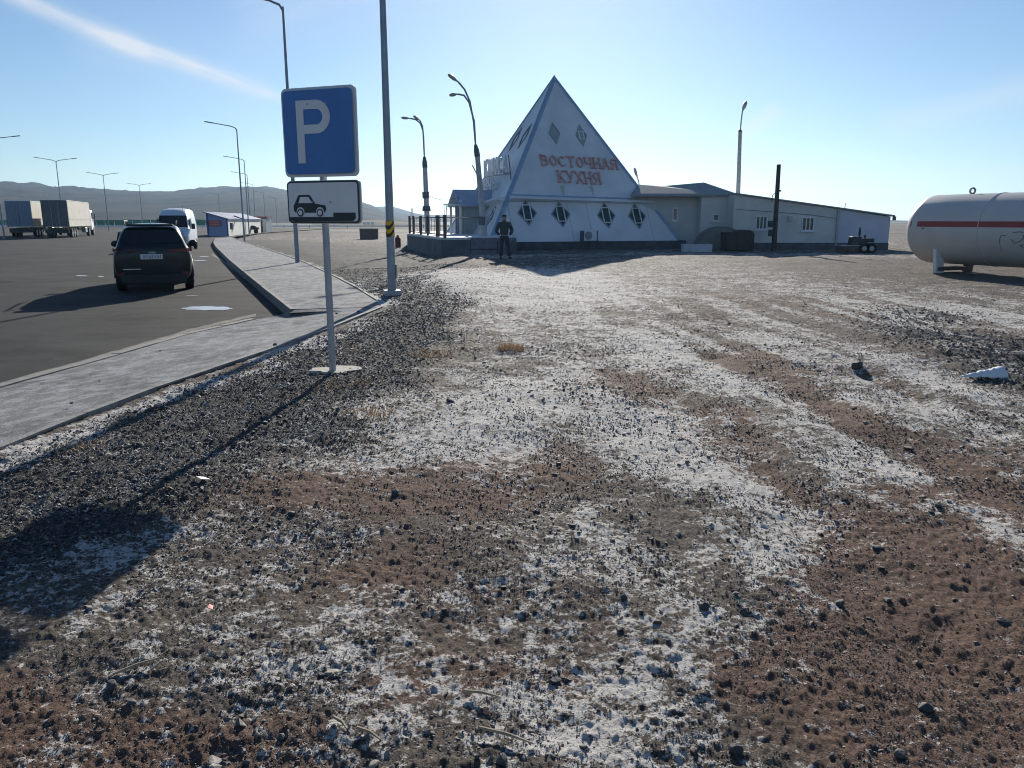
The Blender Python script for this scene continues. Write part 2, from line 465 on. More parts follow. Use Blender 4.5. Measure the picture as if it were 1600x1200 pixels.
# ---- loose stones
def hull(npts, seed, flat):
    r = random.Random(seed); bm = bmesh.new()
    for _ in range(npts):
        v = Vector((r.gauss(0, 1), r.gauss(0, 1), r.gauss(0, 1))).normalized() * r.uniform(.8, 1.05)
        bm.verts.new((v.x, v.y * r.uniform(.7, .95), v.z * flat))
    bmesh.ops.convex_hull(bm, input=bm.verts)
    for v in [v for v in bm.verts if not v.link_faces]: bm.verts.remove(v)
    bmesh.ops.triangulate(bm, faces=bm.faces)
    bm.verts.index_update()
    V = np.array([v.co[:] for v in bm.verts]); F = np.array([[v.index for v in f.verts] for f in bm.faces]); bm.free()
    return V, F
chips = [hull(8, 100 + i, .45 + .3 * (i % 3) / 2) for i in range(9)]
lumps = [hull(14, 200 + i, .7) for i in range(6)]
def scatter(name, px, py, size, shapes, m, tones, sink=.3, tilt=.45, seed=1):
    """points on the ground, each carrying an instance of one of the small stones"""
    pz = height(px, py, fields(px, py)[2]) + size * sink
    me = bpy.data.meshes.new(name); me.vertices.add(len(px)); me.vertices.foreach_set('co', np.stack([px, py, pz], 1).astype(np.float32).ravel())
    a = me.attributes.new('size', 'FLOAT', 'POINT'); a.data.foreach_set('value', size.astype(np.float32)); me.update()
    o = bpy.data.objects.new(name, me); COL.objects.link(o)
    ng = bpy.data.node_groups.new(name + '_scatter', 'GeometryNodeTree')
    ng.interface.new_socket('Geometry', in_out='INPUT', socket_type='NodeSocketGeometry'); ng.interface.new_socket('Geometry', in_out='OUTPUT', socket_type='NodeSocketGeometry')
    N = ng.nodes.new; L = ng.links.new
    gi = N('NodeGroupInput'); go = N('NodeGroupOutput'); iop = N('GeometryNodeInstanceOnPoints'); gti = N('GeometryNodeGeometryToInstance')
    for i, (V, F) in enumerate(shapes):
        for j, tone in enumerate(tones):
            sm_ = bpy.data.meshes.new(name + '_stone'); sm_.from_pydata([tuple(v) for v in V], [], [tuple(f) for f in F]); sm_.materials.append(m)
            at = sm_.attributes.new('tone', 'FLOAT', 'POINT'); at.data.foreach_set('value', np.full(len(V), tone, dtype=np.float32))
            so = bpy.data.objects.new(name + '_stone', sm_)
            oi = N('GeometryNodeObjectInfo'); oi.inputs['Object'].default_value = so; oi.transform_space = 'ORIGINAL'
            L(oi.outputs['Geometry'], gti.inputs[0])
    n = len(shapes) * len(tones)
    def rnd(tp, lo, hi, sd_):
        r = N('FunctionNodeRandomValue'); r.data_type = tp
        mn = [q for q in r.inputs if q.name == 'Min' and q.enabled][0]; mx = [q for q in r.inputs if q.name == 'Max' and q.enabled][0]
        mn.default_value = lo; mx.default_value = hi
        [q for q in r.inputs if q.name == 'Seed'][0].default_value = sd_
        return [q for q in r.outputs if q.enabled][0]
    L(gi.outputs[0], iop.inputs['Points']); L(gti.outputs[0], iop.inputs['Instance']); iop.inputs['Pick Instance'].default_value = True
    L(rnd('INT', 0, n - 1, seed), iop.inputs['Instance Index'])
    L(rnd('FLOAT_VECTOR', (-tilt, -tilt, 0), (tilt, tilt, 6.283), seed + 3), iop.inputs['Rotation'])
    na = N('GeometryNodeInputNamedAttribute'); na.data_type = 'FLOAT'; na.inputs['Name'].default_value = 'size'
    L([q for q in na.outputs if q.enabled and q.name == 'Attribute'][0], iop.inputs['Scale'])
    L(iop.outputs[0], go.inputs[0])
    md = o.modifiers.new('scatter', 'NODES'); md.node_group = ng
    me.materials.append(m)
    return o
def stone_mat(name, frosty=.5, fixed=None, warm=False):
    m = bpy.data.materials.new(name); m.use_nodes = True; t = m.node_tree; b = t.nodes['Principled BSDF']; L = t.links.new
    at = t.nodes.new('ShaderNodeAttribute'); at.attribute_name = 'tone'
    r = t.nodes.new('ShaderNodeValToRGB'); e = r.color_ramp.elements
    e[0].position = 0; e[0].color = (.04, .043, .048, 1); e[1].position = 1; e[1].color = (.30, .27, .23, 1)
    if warm: e[0].color = (.07, .062, .055, 1); e[1].color = (.36, .31, .26, 1)
    for p, c in ((.35, (.12, .105, .09, 1)), (.62, (.17, .14, .115, 1)), (.78, (.21, .145, .11, 1)), (.9, (.25, .23, .21, 1))) if warm else ((.35, (.06, .062, .066, 1)), (.62, (.13, .125, .118, 1)), (.78, (.13, .085, .065, 1)), (.9, (.16, .16, .155, 1))):
        q = e.new(p); q.color = c
    if fixed is None: L(at.outputs['Fac'], r.inputs[0])
    else: r.inputs[0].default_value = fixed
    g = t.nodes.new('ShaderNodeNewGeometry'); s = t.nodes.new('ShaderNodeSeparateXYZ'); L(g.outputs['Normal'], s.inputs[0])
    nz = t.nodes.new('ShaderNodeTexNoise'); nz.inputs['Scale'].default_value = 55; nz.inputs['Detail'].default_value = 5; L(g.outputs['Position'], nz.inputs['Vector'])
    n2 = t.nodes.new('ShaderNodeTexNoise'); n2.inputs['Scale'].default_value = 2.2; n2.inputs['Detail'].default_value = 4; L(g.outputs['Position'], n2.inputs['Vector'])
    ad = t.nodes.new('ShaderNodeMath'); ad.operation = 'ADD'; L(nz.outputs['Fac'], ad.inputs[0]); L(n2.outputs['Fac'], ad.inputs[1])
    mr = t.nodes.new('ShaderNodeMapRange'); L(ad.outputs[0], mr.inputs[0]); mr.inputs[1].default_value = 1.30 - frosty * .4; mr.inputs[2].default_value = 1.46 - frosty * .4
    mu = t.nodes.new('ShaderNodeMath'); mu.operation = 'MULTIPLY'; mu.use_clamp = True
    up = t.nodes.new('ShaderNodeMapRange'); L(s.outputs['Z'], up.inputs[0]); up.inputs[1].default_value = .2; up.inputs[2].default_value = .7; up.inputs[4].default_value = .8
    L(mr.outputs[0], mu.inputs[0]); L(up.outputs[0], mu.inputs[1])
    mx = t.nodes.new('ShaderNodeMix'); mx.data_type = 'RGBA'; L(mu.outputs[0], mx.inputs[0]); L(r.outputs[0], mx.inputs[6]); mx.inputs[7].default_value = (.6, .62, .65, 1)
    L(mx.outputs[2], b.inputs['Base Color']); b.inputs['Roughness'].default_value = .75
    bp = t.nodes.new('ShaderNodeBump'); bp.inputs['Strength'].default_value = .5; bp.inputs['Distance'].default_value = .008; L(nz.outputs['Fac'], bp.inputs['Height']); L(bp.outputs[0], b.inputs['Normal'])
    return m
m_chip = stone_mat('slate_chips', .62); m_stone = stone_mat('frosted_stone', .5); m_grit = stone_mat('grit_stone', .55, None, True)
# crushed slate beside the footpath and on the heap at the right
def sample(n, r0, r1, a0=-48, a1=48):
    r = np.exp(rng.uniform(math.log(r0), math.log(r1), n)); a = np.radians(rng.uniform(a0, a1, n))
    return r * np.sin(a), r * np.cos(a)
N_C = 900000
x, y = sample(N_C, 1.8, 30)
_, _, g = fields(x, y); sdv = sdist(x, y)
keep = (rng.uniform(0, 1, len(x)) < g ** 1.5 * .45) & (sdv > .14)
x, y = x[keep][:120000], y[keep][:120000]; r = np.hypot(x, y)
size = np.clip(rng.lognormal(-4.75, .42, len(x)) * np.clip(r / 7, .85, 2.2), .005, .030)
o = scatter('crushed_slate', x, y, size, chips[:6], m_chip, (.1, .35, .5, .62, .8), .3, .5, 3)
tag(o, 'dark crushed slate chips dusted with frost beside the footpath', 'gravel', kind='stuff')
# fine grit over all of the dirt
x, y = sample(560000, 1.3, 36, -50, 50)
fr_, ea_, g = fields(x, y); sdv = sdist(x, y); clump = fbm(x * 3.1, y * 3.1, 3, 91)
keep = (rng.uniform(0, 1, len(x)) < np.clip(.38 + (clump - .5) * 2.4 + ea_ * .12, .08, 1)) & (sdv > .16)
x, y = x[keep], y[keep]; r = np.hypot(x, y)
size = np.clip(rng.lognormal(-5.75, .45, len(x)) * np.clip(r / 3.2, .8, 3.2), .0018, .012)
o = scatter('grit', x, y, size, chips[:6], m_grit, (.2, .4, .6, .75, .9), .15, .6, 11)
tag(o, 'fine angular grit lying all over the frosty dirt', 'gravel', kind='stuff')
x, y = sample(90000, 1.4, 36)
fr_, ea_, g = fields(x, y); sdv = sdist(x, y); clump = fbm(x * 1.7, y * 1.7, 3, 90)
keep = (rng.uniform(0, 1, len(x)) < np.clip(.05 + (clump - .53) * 3.6 - ea_ * .08, .015, .8)) & (sdv > .18) & (g < .8)
x, y = x[keep], y[keep]; r = np.hypot(x, y)
size = np.clip(rng.lognormal(-5.0, .55, len(x)) * np.clip(r / 4.5, .8, 2.0), .004, .030)
o = scatter('gravel', x, y, size, chips + lumps[:3], m_stone, (.4, .5, .6, .7, .8, .97), .05, .35, 21)
tag(o, 'small loose gravel scattered over the frosty dirt', 'gravel', kind='stuff')

# individually placed stones
def hz(x, y): 
    a = np.array([x]); b = np.array([y]); return float(height(a, b, fields(a, b)[2])[0])
m_st = [stone_mat('dark_stone', .3, .33), stone_mat('grey_stone', .2, .5), stone_mat('pale_stone', .1, .99), stone_mat('red_brown_stone', .1, .78)]
stone_meshes = {}
def stone(u, v, wpx, k, label=None, group=None, shape=0, flat=1.0):
    p = W(u, v); s = wpx / 1200 * Vector((p.x, p.y, H)).length / 2
    key = (shape, k)
    if key not in stone_meshes:
        V, F = hull(22, 300 + shape, .62)
        bm = bmesh.new(); vv = [bm.verts.new(c) for c in V]
        for f in F: bm.faces.new([vv[i] for i in f])
        bmesh.ops.bevel(bm, geom=bm.edges[:], offset=.06, segments=1, affect='EDGES')
        me = bpy.data.meshes.new('stone'); bm.to_mesh(me); bm.free(); me.materials.append(m_st[k]); stone_meshes[key] = me
    o = bpy.data.objects.new('stone', stone_meshes[key]); COL.objects.link(o)
    o.location = (p.x, p.y, hz(p.x, p.y) + s * .28 * flat); o.scale = (s, s * .85, s * flat); o.rotation_euler = (random.uniform(-.2, .2), random.uniform(-.2, .2), random.uniform(0, 6.28))
    return tag(o, label, 'stone', group)
for args in [
    (1340, 574, 30, 0, 'big dark rock with a broken edge on the frost left of the slate heap', 0, .9),
    (618, 770, 19, 0, 'dark angular stone standing alone on bare brown earth', 1, 1.2),
    (1099, 950, 22, 0, 'dark stone with shaded frost around it in the bright frost patch', 2, 1),
    (1311, 936, 24, 0, 'dark stone at the lower right edge of the bright frost patch', 3, .8),
    (1388, 921, 18, 0, 'small dark stone just right of the bright frost patch', 4, .8),
    (1408, 1170, 24, 1, 'rounded grey stone low on brown earth near bottom right', 5, .9),
    (1150, 1165, 26, 0, 'dark stone beside a white frost flake at the bottom of the picture', 6, 1),
    (1447, 1102, 26, 0, 'dark stone casting a long shadow on brown earth lower right', 7, 1),
    (1571, 963, 24, 0, 'flat dark stone on bare brown earth near the right edge', 8, .6),
    (520, 1042, 30, 2, 'pale tan flat stone flake lower left of centre', 1, .35),
    (584, 1188, 24, 2, 'smooth pale rounded stone at the bottom edge', 5, .9),
    (784, 1186, 24, 1, 'upright pale grey stone tablet at the bottom edge', 2, 1.3),
    (139, 957, 16, 2, 'small pale stone just below the sign shadow', 3, .8),
    (175, 1075, 24, 0, 'dark slab of stone in the lower left dirt', 8, .7),
    (1465, 790, 16, 0, 'dark stone in the frost between tyre tracks right', 6, .9),
    (1372, 848, 20, 0, 'dark flat stone on brown earth beside the track', 0, .6),
    (866, 1053, 24, 0, 'squarish black stone in the cluster below centre', 4, 1),
    (975, 935, 16, 0, 'black pebble high in the frost right of centre', 7, 1),
]:
    stone(args[0], args[1], args[2], args[3], args[4], None, args[5], args[6])
cnt = 0
while cnt < 150:
    u = random.uniform(20, 1580); v = 600 + 590 * random.random() ** .8
    p = W(u, v)
    if sdist(np.array([p.x]), np.array([p.y]))[0] < .5: continue
    a, e_, g_ = fields(np.array([p.x]), np.array([p.y]))
    if random.random() < e_[0] * .6: continue
    kk = random.choice((0, 0, 0, 1, 1, 3))
    stone(u, v, random.choice((8, 9, 9, 10, 11, 12, 14, 18)), kk, ('dark loose stone lying on the frosty dirt', 'grey loose stone lying on the frosty dirt', '', 'reddish-brown loose stone lying on the frosty dirt')[kk], ('dark loose stones on the frosty dirt', 'grey loose stones on the frosty dirt', '', 'reddish-brown loose stones on the frosty dirt')[kk], random.randrange(9), random.uniform(.45, .8))
    cnt += 1

# ------------------------------------------------------------------ parking lot, footpath and kerbs
def pave_mat(name, lo, hi, fscale, famount, rough, grit=160, frost_far=None):
    m = bpy.data.materials.new(name); m.use_nodes = True; t = m.node_tree; b = t.nodes['Principled BSDF']; L = t.links.new
    pos = t.nodes.new('ShaderNodeNewGeometry').outputs['Position']
    def nz(s, d=5, r=.6, sc=None):
        n = t.nodes.new('ShaderNodeTexNoise'); n.inputs['Scale'].default_value = s; n.inputs['Detail'].default_value = d; n.inputs['Roughness'].default_value = r
        if sc:
            mp = t.nodes.new('ShaderNodeMapping'); mp.inputs['Scale'].default_value = sc; mp.inputs['Rotation'].default_value = (0, 0, radians(-19)); L(pos, mp.inputs[0]); L(mp.outputs[0], n.inputs['Vector'])
        else: L(pos, n.inputs['Vector'])
        return n.outputs['Fac']
    def ramp(f, a, c, ca, cb):
        r = t.nodes.new('ShaderNodeValToRGB'); r.color_ramp.elements[0].position = a; r.color_ramp.elements[1].position = c
        r.color_ramp.elements[0].color = (*ca, 1); r.color_ramp.elements[1].color = (*cb, 1); L(f, r.inputs[0]); return r.outputs[0]
    def mix(f, a, c):
        n = t.nodes.new('ShaderNodeMix'); n.data_type = 'RGBA'; L(f, n.inputs[0])
        for i, q in ((6, a), (7, c)):
            if isinstance(q, tuple): n.inputs[i].default_value = (*q, 1)
            else: L(q, n.inputs[i])
        return n.outputs[2]
    def add(a, c):
        n = t.nodes.new('ShaderNodeMath'); n.operation = 'ADD'; L(a, n.inputs[0]); L(c, n.inputs[1]); return n.outputs[0]
    base = ramp(nz(grit, 4, .8), .42, .64, lo, hi)
    base = mix(ramp(nz(.9, 6, .7), .35, .7, (0, 0, 0), (.55, .55, .55)), base, tuple((q + .02) * 1.35 for q in hi))
    dust = ramp(nz(.22, 6, .65, (1, 2.2, 1)), .42, .72, (0, 0, 0), (1, 1, 1))
    fr = add(nz(fscale * 2.6, 8, .78, (1, .75, 1)), nz(60, 4, .75))
    frm = ramp(fr, (1.28 - famount) / 2, (1.50 - famount) / 2, (0, 0, 0), (.8, .8, .8))
    # ramp positions are halved sums, so halve the sum as well
    hv = t.nodes.new('ShaderNodeMath'); hv.operation = 'MULTIPLY'; hv.inputs[1].default_value = .5; L(fr, hv.inputs[0])
    r = frm.node; L(hv.outputs[0], r.inputs[0])
    c = mix(dust, base, tuple(q * 1.5 for q in hi))
    c = mix(frm, c, (.55, .57, .60))
    L(c, b.inputs['Base Color']); b.inputs['Roughness'].default_value = rough; b.inputs['Specular IOR Level'].default_value = .12
    bp = t.nodes.new('ShaderNodeBump'); bp.inputs['Strength'].default_value = .9; bp.inputs['Distance'].default_value = .014; L(nz(grit * .7, 4, .7), bp.inputs['Height']); L(bp.outputs[0], b.inputs['Normal'])
    return m
m_asphalt = pave_mat('asphalt', (.006, .006, .0065), (.046, .046, .045), 1.1, .10, .85)
m_path = pave_mat('path_concrete', (.05, .05, .05), (.20, .197, .188), 1.6, .34, .85, 190)
m_kerb = mat('kerb_concrete', (.21, .205, .19), .85, 0, .25, 14, .3)
lotp = inner[::-1][:-1] + [inner[0] + Vector((0, 0, 0))]
lot_poly = [(-330, -40), (outer[0].x - .6, -40)] + [(p.x + .02, p.y) for p in inner[::-1]] + [(p.x + .05, p.y) for p in kerb[::-1]] + [(-32.8, 93), (-38.2, 122), (-42, 178), (-330, 190)]
mb = MB(); mb.add([(x_, y_, ZA) for x_, y_ in lot_poly], [tuple(range(len(lot_poly)))])
lot = mb.build('parking_lot', m_asphalt)
bm = bmesh.new(); bm.from_mesh(lot.data); bmesh.ops.triangulate(bm, faces=bm.faces); bmesh.ops.recalc_face_normals(bm, faces=bm.faces)
if sum(f.normal.z for f in bm.faces) < 0: bmesh.ops.reverse_faces(bm, faces=bm.faces)
bm.to_mesh(lot.data); bm.free(); tag(lot, kind='structure')

def resample(pts, n):
    P = [Vector(p) for p in pts]; L_ = [0]
    for a, b in zip(P, P[1:]): L_.append(L_[-1] + (b - a).length)
    out = []
    for i in range(n):
        s = L_[-1] * i / (n - 1); k = max(j for j in range(len(L_)) if L_[j] <= s + 1e-9); k = min(k, len(P) - 2)
        out.append(P[k].lerp(P[k + 1], (s - L_[k]) / (L_[k + 1] - L_[k])))
    return out
def ribbon(name, a, b, n, m, ncross=6, skirt=.5, crown=0.0):
    a = resample(a, n); b = resample(b, n); mb = MB()
    vs_ = []; nc = ncross + 1
    for p, q in zip(a, b):
        vs_.append(p - Vector((0, 0, skirt)))
        for k in range(nc): vs_.append(p.lerp(q, k / ncross))
        vs_.append(q - Vector((0, 0, skirt)))
    w = nc + 2; fs = []
    for i in range(n - 1):
        for k in range(w - 1): fs.append((i * w + k, i * w + k + 1, (i + 1) * w + k + 1, (i + 1) * w + k))
    mb.add(vs_, fs); o = mb.build(name, m)
    bm = bmesh.new(); bm.from_mesh(o.data); bmesh.ops.recalc_face_normals(bm, faces=bm.faces)
    if sum(f.normal.z for f in bm.faces) < 0: bmesh.ops.reverse_faces(bm, faces=bm.faces)
    bm.to_mesh(o.data); bm.free()
    return tag(o, kind='structure')
cor = W(461, 484, ZP)
near_in = [cor.copy(), W(452, 489, -.09), W(436, 492.5, -.16)] + inner[1:]
near_out = outer[::-1]
ribbon('footpath', near_in, near_out, 60, m_path)
far_l = kerb[::-1]; far_r = [outer[-1] - Vector((0, 0, .0))] + far_edge
# path going away: between the kerb and the frosty field; raised 4 mm over the crossing piece
fl = [p + Vector((0, 0, .004)) for p in far_l]; frr = [p + Vector((0, 0, .004)) for p in far_r]
ribbon('footpath_branch', fl, frr, 60, m_path)
# kerb stones along the raised edge
def kerb_run(name, pts, w, h, ztop, length, m, group=None, side=1):
    P = [Vector((p.x, p.y, 0)) for p in pts]; tot = sum((b - a).length for a, b in zip(P, P[1:])); n = max(2, int(tot / length)); R = resample(P, n + 1)
    root = tag(MB().build(name, m), kind='structure')
    for i in range(n):
        a, b = R[i], R[i + 1]; d = (b - a); L_ = d.length; ang = atan2(d.y, d.x); c = (a + b) / 2
        zt = ztop(i / n) if callable(ztop) else ztop
        nrm = Vector((-d.y, d.x, 0)).normalized() * side * w / 2
        k = MB().box((0, 0, 0), (L_ - .012, w, h)).build('kerb_stone', m, root)
        k.location = (c.x + nrm.x, c.y + nrm.y, zt - h / 2 + random.uniform(-.004, .004)); k.rotation_euler = (0, 0, ang)
    return root
kerb_run('kerb', [p for p in kerb[::-1]], .09, .5, ZP + .010, 1.0, m_kerb, side=1)
kerb_run('edging', [p for p in outer[2:]], .07, .4, ZP + .02, 1.0, mat('edging_concrete', (.20, .20, .195), .85, 0, .3, 12, .3), side=1)
kerb_run('flush_kerb', [p for p in inner[1:-1]], .14, .3, ZA + .042, 1.0, m_kerb, side=-1)
kerb_run('edging_branch', [p for p in far_edge], .07, .4, ZP + .025, 1.2, m_kerb, side=-1)
# dusty margin and frost patch on the lot
m_dust = mat('road_dust', (.16, .145, .12), .95, 0, .35, 5, .3)
m_ice = mat('thin_ice', (.55, .58, .60), .35, 0, .15, 6, .1)
def ground_patch(name, pts, m, z, label, cat):
    c = sum((Vector(p) for p in pts), Vector()) / len(pts)
    mb = MB(); mb.add([(p[0] - c.x, p[1] - c.y, 0) for p in pts] , [tuple(range(len(pts)))])
    o = mb.build(name, m); o.location = (c.x, c.y, z)
    if o.data.polygons[0].normal.z < 0:
        o.data.flip_normals()
    return tag(o, label, cat)
def patch_ring(u, v, ru, rv, z, n=26, seed=1, jag=.25):
    r = random.Random(seed); out = []
    for i in range(n):
        a = 2 * pi * i / n; k = 1 + r.uniform(-jag, jag * .5)
        out.append(W(u + ru * k * cos(a), v + rv * k * sin(a), z))
    return out
ground_patch('ice_patch', patch_ring(325, 482, 42, 3.2, ZA, seed=3, jag=.2), m_ice, ZA + .006, 'thin white ice patch on the asphalt between car and kerb', 'ice patch')
for k_, (u, v, ru, rv) in enumerate([(318, 401, 8, .5), (311, 407, 13, .6), (128, 431, 10, .7), (157, 432, 5, .8), (300, 462, 9, .4)]):
    tag(ground_patch('snow_patch', patch_ring(u, v, ru, rv, ZA, 22, 20 + k_, .45), m_ice, ZA + .005, 'x', 'snow patch'),
        'small thin smear of trodden snow on the parking lot asphalt', 'snow patch', 'smears of snow on the asphalt')
# dust swept along the inner kerb: long uneven strips
def strip(name, a_px, b_px, z, m):
    a = [W(u, v, z) for u, v in a_px]; b = [W(u, v, z) for u, v in b_px]
    R1, R2 = resample(a, 40), resample(b, 40); mb = MB(); vs_ = []
    for i, (p, q) in enumerate(zip(R1, R2)):
        d = (q - p) * .22 * random.uniform(-1, 1)
        vs_ += [p + d, q + d * .6]
    mb.add(vs_, [(2 * i, 2 * i + 1, 2 * i + 3, 2 * i + 2) for i in range(39)]); o = mb.build(name, m)
    if o.data.polygons[0].normal.z < 0: o.data.flip_normals()
    return tag(o, kind='structure')
strip('dust_margin', [(-300, 683), (0, 598), (160, 554), (300, 513), (400, 490)], [(-300, 691), (0, 603), (160, 559), (300, 517), (400, 494)], ZA + .004, m_dust)
strip('dust_line', [(330, 398), (352, 412), (392, 442), (432, 478)], [(333, 397), (358, 412), (402, 442), (446, 478)], ZA + .004, m_dust)

# ------------------------------------------------------------------ hills
def hill_obj(name, prof, d0, d1, c, c2, seed, rough=1.0, win=9):
    """prof: (photo u, crest v) pairs; ridge stands d1 away, foot at d0"""
    us = np.array([p[0] for p in prof], float); vs2 = np.array([p[1] for p in prof], float)
    n = 420; U = np.linspace(us[0], us[-1], n); Vv = np.interp(U, us, vs2)
    k = np.ones(win) / win; Vs = np.convolve(np.pad(Vv, win // 2, mode='edge'), k, 'valid')
    Vs = np.convolve(np.pad(Vs, win // 2, mode='edge'), k, 'valid')
    rows = 26; co = []; 
    for j in range(rows):
        t = j / (rows - 1)
        for i in range(n):
            az = (U[i] - 800) / FX / cos(PITCH)
            el = (344 - Vs[i]) / FX / (cos(PITCH) ** 2)
            ridge_z = H + el * d1
            prof_t = 1.0 - (1 - min(1, t / .62)) ** 1.0 if t < .62 else 1 - ((t - .62) / .38) ** 1.6
            prof_t = math.sin(prof_t * pi / 2) if t < .62 else prof_t
            y_ = d0 + (d1 - d0) * t / .62
            x_ = az * y_
            co.append((x_, y_, -.6 + (ridge_z + .6) * prof_t))
    co = np.array(co)
    T = np.repeat(np.linspace(0, 1, rows), n)
    am = np.sin(np.clip(T, 0, 1) * pi)
    hh = (fbm(co[:, 0] / 90, co[:, 1] / 160, 5, seed) - .5)
    gul = np.abs(fbm(co[:, 0] / 45, co[:, 1] / 260, 4, seed + 5) - .5)
    co[:, 2] += rough * am * (T < .6) * (hh * 14 - gul * 16) * np.clip(co[:, 2] / 30, 0, 1) * (1 - sm(T, .42, .6))
    i = np.arange(rows - 1)[:, None] * n + np.arange(n - 1)[None, :]
    q = np.stack([i, i + 1, i + n + 1, i + n], -1).reshape(-1, 4)
    me = np_mesh(name, co, q, 4); me.polygons.foreach_set('use_smooth', [True] * len(me.polygons))
    o = bpy.data.objects.new(name, me); COL.objects.link(o)
    me.materials.append(mat(name + '_grass_%d' % seed, c, 1.0, 0, 0, .012, 0, c2, .03))
    return tag(o, kind='structure')
hill_obj('hills', [(-900, 312), (-500, 290), (-200, 304), (0, 299), (28, 295), (60, 294.5), (90, 299), (112, 301), (150, 301), (200, 304.5), (240, 306), (290, 306), (330, 303), (372, 301), (410, 300), (445, 302), (500, 306), (552, 312), (575, 319), (592, 326), (604, 328), (640, 345), (700, 350)],
         560, 1700, (.085, .075, .062), (.034, .033, .031), 5, .9)
hill_obj('hills', [(540, 350), (575, 330), (600, 324), (622, 325), (640, 332), (660, 336), (684, 339), (700, 336.5), (715, 336), (740, 339), (900, 341), (1100, 340), (1300, 343), (1388, 344), (1402, 346), (1450, 345), (1600, 342), (1900, 338), (2400, 330)],
         900, 2500, (.13, .11, .09), (.07, .065, .06), 15, .6)
hill_obj('hills', [(285, 353), (310, 342), (335, 331), (360, 321), (400, 318), (440, 322), (480, 334), (520, 344), (545, 353)], 560, 1100, (.06, .053, .046), (.032, .03, .029), 35, 1.0, 31)
hill_obj('hills', [(440, 356), (480, 351), (520, 348), (560, 344), (600, 343.5), (640, 346), (690, 352), (720, 355)], 190, 420, (.30, .26, .21), (.17, .14, .11), 45, .15)

# ------------------------------------------------------------------ highway with guard rail and green fence
m_galv = mat('galvanised_steel', (.34, .37, .40), .45, .6, .12, 6, 0)
m_dsteel = mat('dark_steel', (.10, .12, .14), .5, .5, .15, 6)
mb = MB(); mb.add([(-330, 196, -.30), (60, 196, -.30), (60, 208, -.30), (-330, 208, -.30)], [(0, 1, 2, 3)]); tag(mb.build('highway', m_asphalt), kind='structure')
m_white = mat('white_paint', (.78, .79, .78), .6, 0, .06, 5)
def rail(x0, x1, y_, label):
    t_ = thing('guard_rail', ((x0 + x1) / 2, y_, -.3), label, 'guard rail')
    w = x1 - x0
    for z in (.45, .75): MB().box((0, 0, z), (w, .06, .16)).build('beam', m_white, t_)
    p = MB()
    k = int(w / 3)
    for i in range(k): p.box((-w / 2 + (i + .5) * w / k, .06, .4), (.12, .12, .8))
    o = p.build('post', m_galv, t_); o['kind'] = 'stuff'
rail(-150, -66, 186, 'white steel guard rail behind the trucks at the far edge of the lot')
rail(-66, 20, 190, 'white steel guard rail right of the blue kiosk beyond the field')
def fence():
    t_ = thing('fence', (-125, 226, -.35), 'long green mesh fence beyond the highway at the foot of the hills', 'fence')
    m = mat('green_fence', (.015, .17, .085), .6, 0, .2, .5)
    n = 42; w = 110 / n
    src = MB().box((0, 0, 1.1), (w - .12, .05, 2.0)).build('fence_panel', m, t_)
    src.location = (-55 + w / 2, 0, 0)
    for i in range(1, n):
        c = src.copy(); COL.objects.link(c); c.parent = t_; c.location = (-55 + w * (i + .5), 0, random.uniform(-.1, .05))
fence()

# ------------------------------------------------------------------ parking sign
def rounded(w, h, r, n=6):
    out = []
    for cx, cy, a0 in ((w / 2 - r, h / 2 - r, 0), (-w / 2 + r, h / 2 - r, 90), (-w / 2 + r, -h / 2 + r, 180), (w / 2 - r, -h / 2 + r, 270)):
        for i in range(n + 1):
            a = radians(a0 + 90 * i / n); out.append((cx + r * cos(a), cy + r * sin(a)))
    return out
def flat(name, pts, y0, th, m, parent, cz):
    """outline in the x-z plane, front face at y0 looking to -y"""
    return MB().slab([(x_, y0, z_ + cz) for x_, z_ in pts], (0, -th, 0)).build(name, m, parent)
m_sblue = mat('sign_blue', (.06, .19, .47), .45, 0, .08, 2)
m_swhite = mat('sign_white', (.74, .72, .72), .5, 0, .05, 3)
m_sblack = mat('sign_black', (.03, .035, .04), .5)
m_spost = mat('sign_post_steel', (.40, .41, .44), .5, .35, .12, 9)
base = W(520, 579)
base.z = hz(base.x, base.y)
SR = radians(-20)
sgn = thing('parking_sign', base, 'blue P parking sign with a roadside parking plate on a grey post', 'road sign', SR)
top_w = A(500, 137, base.y); 
zt = top_w.z - base.z
MB().tube([(0, 0, -.05), (0, 0, zt - .05)], .038, 14).build('post', m_spost, sgn, True)
PW = .90
cz = zt - PW / 2 - .0
off = -.06
pl = flat('sign_panel', rounded(PW, PW, .06), off, .02, m_swhite, sgn, cz); pl.location.x = .02
bl = flat('blue_field', rounded(PW - .06, PW - .06, .05), off - .024, .003, m_sblue, sgn, cz); bl.location.x = .02
# letter P as one outline
def letterP(h, w, s):
    r = h * .265; out = [(0, 0), (s, 0), (s, h - 2 * r - .0)]
    xr = w - r
    out = [(0, 0), (s, 0), (s, h - 2 * r), (xr, h - 2 * r)]
    for i in range(1, 17): a = -pi / 2 + pi * i / 16; out.append((xr + r * cos(a), h - r + r * sin(a)))
    out += [(0, h)]
    ri = r - s * 1.0
    inner_ = [(s, h - s)]
    for i in range(0, 17): a = pi / 2 - pi * i / 16; inner_.append((xr + ri * cos(a), h - r + ri * sin(a)))
    inner_ += [(s, h - 2 * r + s)]
    return out, inner_
o_, i_ = letterP(.63, .41, .09)
cu = bpy.data.curves.new('letter', 'CURVE'); cu.dimensions = '2D'; cu.fill_mode = 'BOTH'; cu.extrude = .0015
for pts in (o_, i_):
    sp = cu.splines.new('POLY'); sp.points.add(len(pts) - 1)
    for q, (x_, z_) in zip(sp.points, pts): q.co = (x_, z_, 0, 1)
    sp.use_cyclic_u = True
tmp = bpy.data.objects.new('letter', cu); COL.objects.link(tmp)
